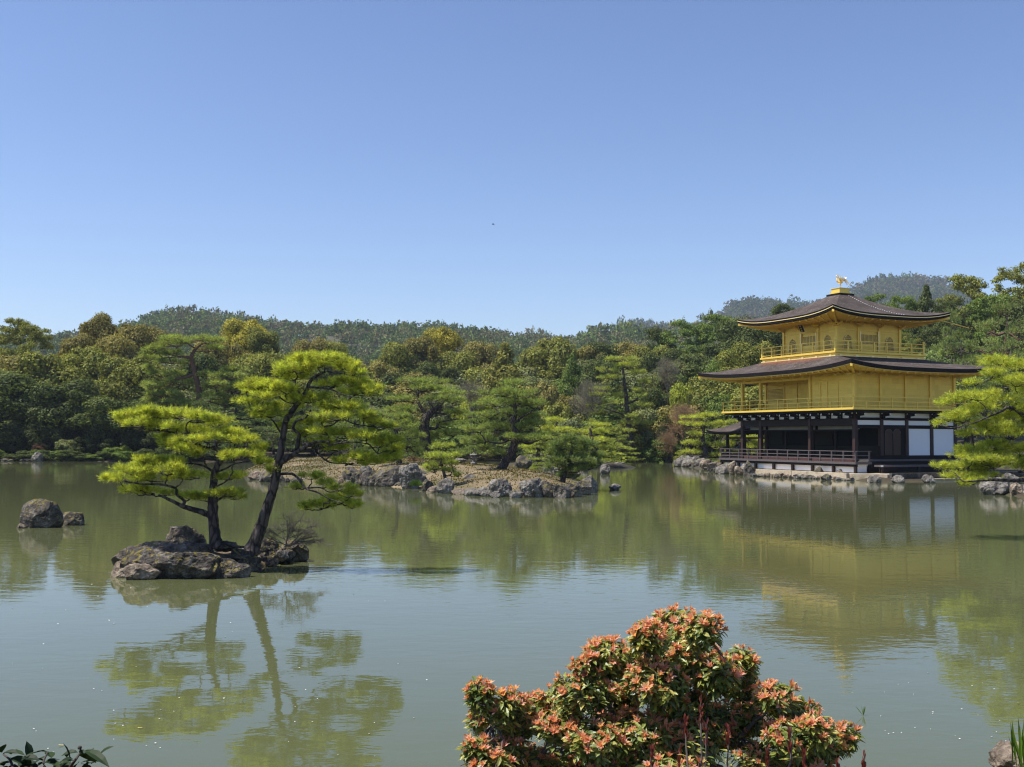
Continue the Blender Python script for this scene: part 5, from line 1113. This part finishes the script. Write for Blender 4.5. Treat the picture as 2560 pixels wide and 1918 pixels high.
for side in range(4):
    fm = face_map(side)
    for cu in (.92, 4.58):
        m = 12; pr = [(-.42, 0), (-.36, .45), (-.33, .70), (-.24, .88), (-.12, .97), (0, 1.04), (.12, .97), (.24, .88), (.33, .70), (.36, .45), (.42, 0)]; nn = len(pr); z0 = 8.52
        pane = MB().add([fm(cu + a, .012, z0 + b) for a, b in pr], T=[(0, k + 1, k) for k in range(1, nn - 1)]); wn = pp('arched_window', pane, 'grid')
        fr_ = MB(); fr_.tube([fm(cu + a, .03, z0 + b) for a, b in pr], [.028] * nn, 5, 1); pp('window_frame', fr_, 'redwood' if False else 'goldtip', wn)
        bars = MB()
        for k in range(-3, 4):
            hh = np.interp(abs(k * .1), (0, .12, .24, .33, .42), (1.04, .97, .88, .70, 0)) if abs(k) < 4 else .4
            b_ = fbox(fm, cu + k * .1 - .012, cu + k * .1 + .012, .015, .03, z0, z0 + hh); bars.add(np.concatenate(b_.v), Q=b_.q[0])
        for k in range(1, 9):
            hw = np.interp(k * .11, (0, .45, .70, .88, 1.04), (.42, .36, .33, .24, 0)); b_ = fbox(fm, cu - hw, cu + hw, .014, .028, z0 + k * .11 - .01, z0 + k * .11 + .01); bars.add(np.concatenate(b_.v), Q=b_.q[0])
        pp('window_lattice', bars, 'gold', wn)
    dr = pp('lattice_door', fbox(fm, 2.02, 3.48, .01, .03, 8.36, 9.72), 'gold')
    for k in range(4):
        u = 2.07 + k * .35; pp('door_grille', fbox(fm, u + .03, u + .30, .031, .036, 9.0, 9.62), 'grid', dr)
        bb = MB()
        for q_ in range(1, 4): b_ = fbox(fm, u + .03 + q_ * .068 - .008, u + .03 + q_ * .068 + .008, .037, .045, 9.0, 9.62); bb.add(np.concatenate(b_.v), Q=b_.q[0])
        for q_ in range(1, 8): b_ = fbox(fm, u + .03, u + .30, .037, .046, 9.0 + q_ * .078 - .007, 9.0 + q_ * .078 + .007); bb.add(np.concatenate(b_.v), Q=b_.q[0])
        pp('door_lattice', bb, 'gold', dr)
    for u in (1.95, 3.55): pp('door_post', fbox(fm, u - .05, u + .05, .04, .12, 8.34, 9.86), 'goldtip', dr)
    pp('wall_rail', fbox(fm, .1, 5.4, .002, .05, 9.86, 9.93), 'gold')
    for u in (0, 1.83, 3.67, 5.5): pp('eave_bracket', MB().bar(fm(u, .0, 10.12), fm(u, .55, 10.36), .12, .14).bar(fm(u - .3, .25, 10.3), fm(u + .3, .25, 10.3), .08, .10), 'gold')
fm = face_map(0); pq = MB(); 
def quad_t(u0, u1, z0, z1, o): # tilted board hanging below the eave, in its own plane
    f_ = lambda u, z, oo: fm(u, .55 + (z - 9.9) * .45 + oo, z)
    V = [f_(u, z, oo) for oo in (o, o + .03) for z in (z0, z1) for u in (u0, u1)]
    return MB().add(V, Q=[(0, 2, 3, 1), (4, 5, 7, 6), (0, 1, 5, 4), (2, 6, 7, 3), (0, 4, 6, 2), (1, 3, 7, 5)])
NP = pp('name_plaque', quad_t(2.50, 3.0, 9.86, 10.42, 0), 'goldtip'); pp('plaque_board', quad_t(2.55, 2.95, 9.91, 10.37, .032), 'black', NP)
gl = MB()
for i, z in enumerate((10.30, 10.14, 9.98)):
    for s_ in ((2.71, 2.79, z + .03, z + .042), (2.69, 2.81, z - .005, z + .007), (2.742, 2.756, z - .05, z + .04), (2.70, 2.72, z - .05, z - .02), (2.78, 2.80, z - .05, z - .02)):
        b_ = quad_t(*s_, .064); gl.add(np.concatenate(b_.v), Q=b_.q[0])
pp('plaque_characters', gl, 'goldtip', NP)
# finial
PD = pp('finial_base', MB().box(3.58, 4.92, 5.38, 6.72, 12.52, 12.72), 'black'); pp('gold_step', B(3.74, 4.76, 5.54, 6.56, 12.722, 12.83), 'gold', PD); pp('gold_block', B(3.82, 4.68, 5.62, 6.48, 12.832, 13.10), 'gold', PD); pp('gold_slab', B(3.78, 4.72, 5.58, 6.52, 13.102, 13.14), 'goldtip', PD)
def bird():
    f = np.array((-.911, .413, 0.)); s = np.array((-.413, -.911, 0.)); u = np.array((0, 0, 1.)); O = np.array((4.25, 6.05, 13.14))
    def p(a, b, c): return O + (f * a + s * b + u * c) * 1.12
    rot = np.column_stack([f, s, u])
    body = MB(); body.sphere(p(0, 0, .40), (.19, .12, .12), 12, 8, rot); body.tube([p(.12, 0, .42), p(.20, 0, .52), p(.17, 0, .66), p(.19, 0, .76)], [.09, .06, .04, .035], 8, 4)
    body.sphere(p(.20, 0, .80), (.055, .04, .045), 8, 6, rot)
    bo = pp('bird_figure', body, 'goldtip', None, True)
    pp('beak', MB().tube([p(.24, 0, .80), p(.33, 0, .77)], [.02, .004], 6, 1), 'goldtip', bo)
    cr = MB()
    for k in range(4): cr.tube([p(.18 - k * .02, 0, .83), p(.17 - k * .035, 0, .90 + .01 * k)], [.012, .005], 4, 1)
    pp('crest', cr, 'goldtip', bo)
    for sg in (-1, 1):
        lg = MB(); lg.tube([p(0, sg * .05, .32), p(-.03, sg * .055, .18), p(.0, sg * .06, .0)], [.03, .018, .018], 6, 2)
        for t in (-.5, 0, .5): lg.tube([p(0, sg * .06, .012), p(.09, sg * .06 + t * .08, .008)], [.012, .008], 4, 1)
        pp('leg', lg, 'goldtip', bo); wg = MB()
        for k in range(6):
            an = math.radians(88 + k * 13 - (20 if sg > 0 else 0)); L = .46 - .02 * k; st = p(.05 - .03 * k, sg * .09, .42); e = st + f * math.cos(an) * L + u * math.sin(an) * L + s * sg * .16
            wg.tube([st, (st + e) / 2 + s * sg * .05, e], [.022, .03, .008], 5, 2)
        pp('wing', wg, 'goldtip', bo)
    tl = MB()
    for k in range(7):
        b = (k - 3) * .06; h = .56 - abs(k - 3) * .05 - .02 * k; tl.tube([p(-.12, b * .3, .42), p(-.26, b, .58), p(-.42, b * 1.5, h + .02), p(-.56, b * 2, h - .18)], [.028, .026, .02, .006], 5, 3)
    pp('tail', tl, 'goldtip', bo)
bird()
pp('gutter_pole', MB().tube([(8.4, 1.0, 10.60), (11.4, 1.3, 10.22)], [.035, .03], 8, 1), 'gold')
wr = MB(); 
for k in range(26):
    q_ = k / 25; c = s2(1, .03 + q_ * .86, .18 + .12 * q_, .03); wr.sphere(c, .03, 6, 4)
pp('conductor_wire', wr, 'tip')
# fishing deck at the far end
RA, _ = roof((2.3, 2.7, 12.0, 14.9), (.05, 4.95, 11.95, 16.5), 3.86, 3.03, .18, .12, 1.3, (1, 4, 12.4, 15.0), 2.98, 'roof', 'deck_roof', ns=10, nt_=14, soff='wood', rmat='wood')
pp('ridge_cap', B(2.25, 2.75, 11.95, 14.95, 3.84, 3.95), 'rail', RA)
pp('fishing_deck', B(.6, 4.4, 11.72, 15.5, 1.0, 1.12), 'wood')
for x in (1.0, 4.0):
    for yy in (12.9, 15.0): pp('deck_column', B(x - .09, x + .09, yy - .09, yy + .09, -.3, 3.0), 'wood')
pp('deck_beam', B(.95, 1.05, 12.5, 15.1, 2.5, 2.62), 'wood'); pp('deck_beam', B(3.95, 4.05, 12.5, 15.1, 2.5, 2.62), 'wood'); pp('deck_beam', B(1.06, 3.94, 14.95, 15.05, 2.5, 2.62), 'wood')
railing('deck', [(.7, 12.95), (.7, 15.4), (4.3, 15.4), (4.3, 12.95)], 1.12, (1.3, 1.5, 1.75), 1.0, .06, 'wood', PV, rw=.045)
# ------------------------------------------------------------------ foreground
def leaf_blades(mb, P, D, N, L, wd, rng, curl=.25, seg=3, tipw=.0):
    """pointed leaves: P base, D direction, N upper normal; folded along the midrib and curved"""
    n = len(P); D = nrm(D); S = nrm(np.cross(D, N)); N = np.cross(S, D); L = (L * rng.uniform(.75, 1.2, n))[:, None]; wd = (wd * rng.uniform(.8, 1.15, n))[:, None]
    prof = (.0, .85, 1.0, .0) if seg == 3 else (.0, .7, 1.0, .8, .0); tt = np.linspace(0, 1, len(prof)); rows = []
    for t, w_ in zip(tt, prof):
        c = P + D * L * t - N * L * curl * t * t
        rows += [c - S * wd * w_ / 2 + N * wd * .16 * w_, c, c + S * wd * w_ / 2 + N * wd * .16 * w_]
    k = len(prof); V = np.stack(rows, 1).reshape(-1, 3); Q = []
    for r in range(k - 1):
        for c in range(2): Q.append((r * 3 + c, (r + 1) * 3 + c, (r + 1) * 3 + c + 1, r * 3 + c + 1))
    Q = (np.array(Q)[None] + np.arange(n)[:, None, None] * 3 * k).reshape(-1, 4); mb.add(V, Q=Q)
def leafmat2(name, stops, transl=.3, gloss=.12, rough=.35):
    t = NT(name); ri = t.n('NewGeometry').outputs['Random Per Island']; c = t.ramp(ri, stops)
    d = t.n('BsdfDiffuse'); t.l(c, d.inputs[0]); tr = t.n('BsdfTranslucent'); t.l(t.mix(1.0, c, (1.3, 1.2, .7), 'MULTIPLY'), tr.inputs[0]); g = t.n('BsdfGlossy', Roughness=rough)
    m = t.n('MixShader', Fac=transl); t.l(d.outputs[0], m.inputs[1]); t.l(tr.outputs[0], m.inputs[2]); m2 = t.n('MixShader', Fac=gloss); t.l(m.outputs[0], m2.inputs[1]); t.l(g.outputs[0], m2.inputs[2]); t.l(m2.outputs[0], t.out.inputs[0]); return t.m
M['red_shoot'] = leafmat2('red_shoot', [(0, (.56, .18, .11)), (.25, (.70, .30, .19)), (.45, (.76, .40, .18)), (.65, (.72, .47, .20)), (.85, (.78, .36, .28)), (1, (.84, .52, .42))], .5, .03, .5)
M['green_leaf'] = leafmat2('green_leaf', [(0, (.07, .12, .028)), (.3, (.14, .20, .04)), (.6, (.28, .33, .06)), (.85, (.44, .43, .09)), (1, (.52, .42, .10))], .45, .05, .45)
M['camellia'] = leafmat2('camellia_leaf', [(0, (.010, .022, .009)), (1, (.022, .042, .012))], .1, .02, .6)
M['dark_red'] = leafmat2('dark_red_shoot', [(0, (.16, .03, .025)), (1, (.26, .06, .04))], .3, .05)
def front_bush():
    rng = np.random.default_rng(77); Zc = 5.2; S = Zc / F
    # outline of the crown in the picture: (px, top) for a mound whose clumps stand at real depths around 5 m
    lumps = [(1690, 1560, 75, 45), (1620, 1590, 55, 40), (1760, 1570, 55, 40), (1700, 1630, 100, 60), (1520, 1640, 70, 45), (1575, 1660, 60, 50), (1470, 1665, 45, 30), (1855, 1650, 42, 32), (1850, 1700, 50, 45), (1790, 1680, 60, 50),
             (1640, 1700, 90, 60), (1460, 1720, 80, 50), (1400, 1750, 70, 45), (1530, 1750, 90, 60), (1700, 1760, 90, 60), (1200, 1730, 45, 35), (1270, 1760, 55, 35), (1340, 1765, 60, 35), (1210, 1785, 45, 40), (1290, 1805, 70, 30), (1395, 1810, 80, 34),
             (1940, 1740, 60, 35), (1900, 1780, 80, 45), (1990, 1780, 60, 35), (1820, 1800, 90, 50), (2040, 1820, 50, 30), (2110, 1835, 42, 28), (2060, 1860, 50, 30), (1980, 1840, 70, 38), (1500, 1840, 100, 50), (1600, 1830, 100, 50), (1720, 1850, 100, 45),
             (1260, 1880, 60, 32), (1330, 1900, 80, 40), (1190, 1870, 40, 30), (1420, 1900, 80, 36), (1550, 1920, 90, 40), (1900, 1890, 70, 26), (1990, 1900, 60, 26), (2030, 1915, 50, 24), (1680, 1920, 100, 40), (1230, 1915, 60, 30)]
    base = W(1690, 1990, Zc); base.z = .9; o = empty('flowering_shrub', tuple(base)); tag(o, 'large shrub with orange red young shoots over green leaves at the bottom of the picture', 'shrub')
    b0 = np.array(base); reds, greens, wood = MB(), MB(), MB(); lc = []
    for i, (px, py, rx, rz) in enumerate(lumps):
        dz = rng.uniform(-.28, .28) - .15 * (py > 1800); c = np.array(W(px, py, Zc + dz)) - b0; r = np.array((rx, rx * .9, rz)) * S * rng.uniform(.72, .95); lc.append((c, r))
        n = int(.030 * rx * rz) + 12; d = rdir(rng, n, .15); P = c + d * r * rng.uniform(.75, 1.08, (n, 1)); A = nrm(d * (.6, .6, .6) + (0, -.05, .75) + .22 * rng.normal(size=(n, 3)))
        for p, a in zip(P, A):
            sv = rng.uniform(.7, 1.35)
            t1 = nrm(np.cross(a, (0.3, .9, .1))); t2 = np.cross(a, t1); full = rng.random() < (.50 if a[2] > .45 else .22)
            # red whorl
            if full:
                k = rng.integers(6, 10); ph = rng.uniform(0, 6.28); an = ph + np.arange(k) * 6.283 / k; op = rng.uniform(.25, .8)
                D = a * (1.1 - op * .6) + op * (np.cos(an)[:, None] * t1 + np.sin(an)[:, None] * t2) + .08 * rng.normal(size=(k, 3))
                leaf_blades(reds, np.tile(p, (k, 1)), D, np.tile(a, (k, 1)), .030 * sv, .010 * sv, rng, .15)
                k = 4; D = a + .25 * rng.normal(size=(k, 3)); leaf_blades(reds, np.tile(p, (k, 1)), D, rdir(rng, k), .024, .007, rng, .05)
            k = rng.integers(8, 12); an = rng.uniform(0, 6.28, k); q_ = p - a * rng.uniform(.0, .075, (k, 1))
            D = a * .35 + (np.cos(an)[:, None] * t1 + np.sin(an)[:, None] * t2) + .15 * rng.normal(size=(k, 3)); leaf_blades(greens, q_, D, np.tile(a, (k, 1)), .042 * sv, .0145 * sv, rng, .25)
            wood.tube([p - a * .09 + rng.normal(0, .012, 3), p], [.002, .0014], 4, 1)
    # limbs
    tp = lambda px, py, dz=0: np.array(W(px, py, Zc + dz)) - b0
    L = [([tp(1700, 2010), tp(1705, 1930), tp(1660, 1870), tp(1600, 1890)], .035, .02), ([tp(1705, 1930), tp(1760, 1880, .05), tp(1830, 1865, .1), tp(1960, 1862, .1), tp(2080, 1850, .1)], .03, .008),
         ([tp(1660, 1870), tp(1560, 1850), tp(1480, 1860), tp(1380, 1845), tp(1300, 1820), tp(1230, 1810)], .026, .008), ([tp(1660, 1870), tp(1680, 1780), tp(1655, 1720)], .018, .006),
         ([tp(1690, 1800), tp(1780, 1740), tp(1840, 1690)], .016, .006), ([tp(1560, 1850), tp(1520, 1760), tp(1470, 1700), tp(1430, 1660)], .016, .005), ([tp(1830, 1865), tp(1890, 1800), tp(1930, 1760)], .014, .005), ([tp(1380, 1845), tp(1340, 1900), tp(1250, 1910)], .014, .006), ([tp(1705, 1930), tp(1800, 1925), tp(1810, 1990)], .03, .02)]
    sk = []
    for P, a, b in L: wood.tube(P, [a, b], 8, 4, .06, rng) if False else wood.tube(P, np.linspace(a, b, len(P)), 8, 4, .06, rng); P = np.array(P); sk += [P[i] + (P[i + 1] - P[i]) * t for i in range(len(P) - 1) for t in (0, .33, .66, 1)]
    sk = np.array(sk)
    for c, r in lc:
        d = np.linalg.norm(sk - c, axis=1); a = sk[d.argmin()]
        for k in range(4):
            e = c + rng.normal(0, .35, 3) * r; m = (a + e) / 2 + rng.normal(0, .015, 3); wood.tube([a, m, e], [.005, .0035, .002], 5, 2)
    part('green_leaves', greens, M['green_leaf'], o); part('young_shoots', reds, M['red_shoot'], o, label='orange red leaf whorls at the branch tips'); part('branches', wood, M['twig'], o, True)
front_bush()
def spiky(name, spots, Z, label):
    rng = np.random.default_rng(len(spots)); b0 = np.array(W(spots[0][0], 2100, Z)); o = empty(name, tuple(b0)); tag(o, label, 'shrub')
    for px, py, h in spots:
        mb, st, gr = MB(), MB(), MB()
        t = np.array(W(px, py, Z + rng.uniform(-.1, .1))) - b0; L = h * Z / F; st.tube([(t[0] * .6, 0, 0), t - (0, 0, L * 1.2), t], [.004, .003, .0015], 5, 2); n = 22; k = rng.uniform(0, 1, n) ** .8
        P = t - np.outer(k, (0, 0, L)); an = rng.uniform(0, 6.28, n); D = np.column_stack([np.cos(an) * .32, np.sin(an) * .32, np.full(n, 1.)]); leaf_blades(mb, P, D, rdir(rng, n), .028, .007, rng, .1)
        n = 10; P = t - np.outer(rng.uniform(1, 2.2, n), (0, 0, L)); an = rng.uniform(0, 6.28, n); D = np.column_stack([np.cos(an), np.sin(an), np.full(n, .3)]); leaf_blades(gr, P, D, np.tile((0, 0, 1.), (n, 1)), .035, .012, rng, .2)
        q = part('shoot', mb, M['dark_red'], o); part('stem', st, M['twig'], q); part('leaves', gr, M['green_leaf'], q)
spiky('shrub', [(1752, 1755, 60), (1715, 1795, 55), (1765, 1810, 60), (1820, 1820, 50), (1630, 1870, 50), (1975, 1820, 70), (1918, 1870, 60), (2010, 1880, 50), (1700, 1880, 50)], 3.6, 'upright dark red shoots standing in front of the large shrub')
spiky('shrub', [(2093, 1905, 40), (2160, 1890, 45), (2120, 1925, 40)], 3.8, 'two dark red shoot tips right of the large shrub')
def camellia():
    Z = 3.9; rng = np.random.default_rng(9); b0 = np.array(W(150, 2100, Z)); o = empty('camellia_bush', tuple(b0)); tag(o, 'dark glossy leaved bush in the bottom left corner', 'shrub'); mb, st = MB(), MB()
    z7 = lambda x, y: np.array(W(x / 7.373, 1800 + y / 7.373, Z + rng.uniform(-.08, .08))) - b0
    LV = [((880, 590), (440, 690), .6, 1.0), ((1440, 600), (1080, 680), .7, 1), ((1560, 590), (1810, 790), .8, 1.1), ((870, 590), (960, 700), .1, 1.1), ((1450, 640), (1660, 740), .3, 1.1), ((1380, 740), (1060, 850), .5, 1.1), ((1350, 720), (1100, 790), .4, .8),
          ((330, 620), (20, 600), .4, 1), ((70, 460), (20, 620), .1, 1), ((40, 640), (390, 600), .5, 1), ((400, 700), (650, 730), .4, 1), ((430, 740), (560, 900), .1, 1.3), ((800, 760), (560, 720), .5, 1.2), ((830, 800), (1100, 720), .5, 1), ((1600, 780), (1540, 940), .1, 1), ((1460, 780), (1350, 900), .2, 1),
          ((200, 700), (450, 820), .4, 1.3), ((180, 740), (20, 860), .4, 1.3), ((700, 850), (1000, 800), .5, 1.5), ((700, 900), (400, 860), .5, 1.5), ((1100, 880), (1350, 850), .5, 1.2), ((100, 900), (350, 950), .4, 1.5), ((1500, 650), (1540, 560), .1, .8), ((300, 560), (180, 640), .3, 1)]
    for a, b, cu, ws in LV:
        A = z7(*a); Bq = z7(*b); d = Bq - A; L = np.linalg.norm(d) * 1.1; d = d + np.array((0, 0, cu * L * .55)); leaf_blades(mb, A[None], d[None], np.array([(rng.normal(0, .25), -.35, 1.)]), L, .030 * ws, rng, cu * .75, 4)
    n = 90; P = np.array([z7(x, y) for x, y in zip(rng.uniform(-200, 1500, n), rng.uniform(880, 1500, n))]) + np.column_stack([np.zeros(n), rng.uniform(-.3, .3, n), np.zeros(n)]); leaf_blades(mb, P, rdir(rng, n, .1), np.tile((0, 0, 1.), (n, 1)) + .4 * rng.normal(size=(n, 3)), .075, .032, rng, .3, 4)
    for pts in ([(1250, 930), (1400, 720), (1480, 600), (1480, 500)], [(900, 1000), (800, 800), (880, 590)], [(250, 1000), (200, 760), (70, 640)], [(1250, 935), (1395, 725)]):
        st.tube([z7(*p) for p in pts], [.006, .003], 6, 3) if len(pts) == 2 else st.tube([z7(*p) for p in pts], np.linspace(.006, .003, len(pts)), 6, 3); part('stem', st, M['dark_trunk'], o, True); st = MB()
    part('leaves', mb, M['camellia'], o); bud = MB(); bud.sphere(z7(1470, 510), (.008, .008, .007), 8, 6); part('seed_head', bud, M['dark_trunk'], o)
camellia()
rock(2560, 1935, 110, 55, 'brown stone with petals in the bottom right corner', 'rock_tan', 61, z=0.05, dep=.9, sub=5)
def iris():
    Z = 7.4; rng = np.random.default_rng(5); b0 = np.array(W(2560, 1925, Z)); o = empty('iris_clump', tuple(b0)); mb = MB(); n = 26
    P = np.column_stack([rng.normal(0, .035, n), rng.normal(0, .05, n), np.zeros(n)]); D = np.column_stack([rng.normal(-.05, .16, n), rng.normal(0, .12, n), np.ones(n)])
    leaf_blades(mb, P, D, np.column_stack([rng.normal(0, .6, n), -np.ones(n), np.zeros(n)]), .30, .014, rng, .06, 4); part('blades', mb, M['fern'], o); tag(o, 'upright sword shaped green leaves in the bottom right corner', 'iris')
iris()
def waterplant():
    p = G(2158, 1790); rng = np.random.default_rng(6); o = empty('water_plant', tuple(p)); mb = MB(); n = 7; leaf_blades(mb, np.zeros((n, 3)), np.column_stack([rng.normal(-.1, .25, n), rng.normal(0, .2, n), np.ones(n)]), np.tile((0, -1., 0), (n, 1)), .10, .006, rng, .1, 4)
    part('blades', mb, M['fern'], o); tag(o, 'thin green sprig standing alone in the near water', 'plant')
waterplant()
# petals adrift
M['petal'] = flat('petal', (.75, .70, .66), .7, 0, .1); M['yellow_leaf'] = flat('yellow_leaf', (.55, .45, .12), .7, 0, .2)
pm = MB(); pr_ = [(0, -.5), (.35, -.3), (.5, .1), (.3, .5), (0, .42), (-.3, .5), (-.5, .1), (-.35, -.3)]; pm.add([(a, b, .18 * (a * a + b * b)) for a, b in pr_] + [(0, 0, 0)], T=[(8, k, (k + 1) % 8) for k in range(8)]); pme = pm.mesh('petal', M['petal'], True); pm2 = pm.mesh('fallen_leaf', M['yellow_leaf'], True)
prg = random.Random(21)
for i in range(100):
    band = prg.random()
    if band < .55: px, py = prg.uniform(0, 1150), prg.uniform(1480, 1900)
    elif band < .85: px, py = prg.uniform(2150, 2560), prg.uniform(1650, 1910)
    else: px, py = prg.uniform(0, 700), prg.uniform(1400, 1560)
    if 1120 < px < 2200 and py > 1500: continue
    p = G(px, py, .006); o = link('petal', pme, loc=p); s = prg.uniform(.007, .018) * (1.5 if p.y > 13 else 1); o.scale = (s, s, s); o.rotation_euler = (prg.uniform(-.15, .15), prg.uniform(-.15, .15), prg.uniform(0, 6))
    left = px < 1200; tag(o, 'tiny white petal floating on the near water, ' + ('left of the large shrub' if left else 'right of the large shrub'), 'petal', 'white petals floating ' + ('left' if left else 'right') + ' of the large shrub')
for px, py in ((153, 1863), (350, 1820), (2546, 1758)):
    o = link('fallen_leaf', pm2, loc=G(px, py, .007)); o.scale = (.045, .02, .04); o.rotation_euler = (0, .2, .5)
    tag(o, {153: 'yellow leaf floating above the dark leaved corner bush', 350: 'yellow leaf floating under the reflection of the straight pine', 2546: 'yellow speck of a leaf floating near the right edge'}[px], 'leaf')
def flyer():
    p = W(1233, 561, 150); o = empty('bird', tuple(p)); b = MB(); b.sphere((0, 0, 0), (.16, .06, .06), 8, 6); b.tube([(.14, 0, .01), (.24, 0, 0)], [.03, .008], 5, 1); part('body', b, M['dark_trunk'], o, True)
    for sg in (-1, 1): w2 = MB(); w2.add([(.08, 0, 0), (-.08, 0, 0), (-.10, sg * .2, .08), (.0, sg * .32, .06), (.06, sg * .2, .08)], T=[(0, 1, 2), (0, 2, 4), (4, 2, 3)]); part('wing', w2, M['dark_trunk'], o)
    tag(o, 'tiny dark bird flying high in the middle of the sky', 'bird')
flyer()
# ------------------------------------------------------------------ air
HAZE = 0.00017
if HAZE:
    hz = struct('haze', MB().box(-1900, 1900, -60, 3100, -3, 250).mesh('haze', None)); hz['kind'] = 'stuff'; hz['label'] = 'thin blue haze in front of the far hills'; hz['category'] = 'haze'
    hm = bpy.data.materials.new('haze'); hm.use_nodes = True; hn = hm.node_tree; hn.nodes.clear(); ho = hn.nodes.new('ShaderNodeOutputMaterial'); hv = hn.nodes.new('ShaderNodeVolumePrincipled')
    hv.inputs['Color'].default_value = (.72, .84, 1, 1); hv.inputs['Density'].default_value = HAZE; hv.inputs['Anisotropy'].default_value = .2; hn.links.new(hv.outputs[0], ho.inputs['Volume']); hz.data.materials.clear(); hz.data.materials.append(hm)
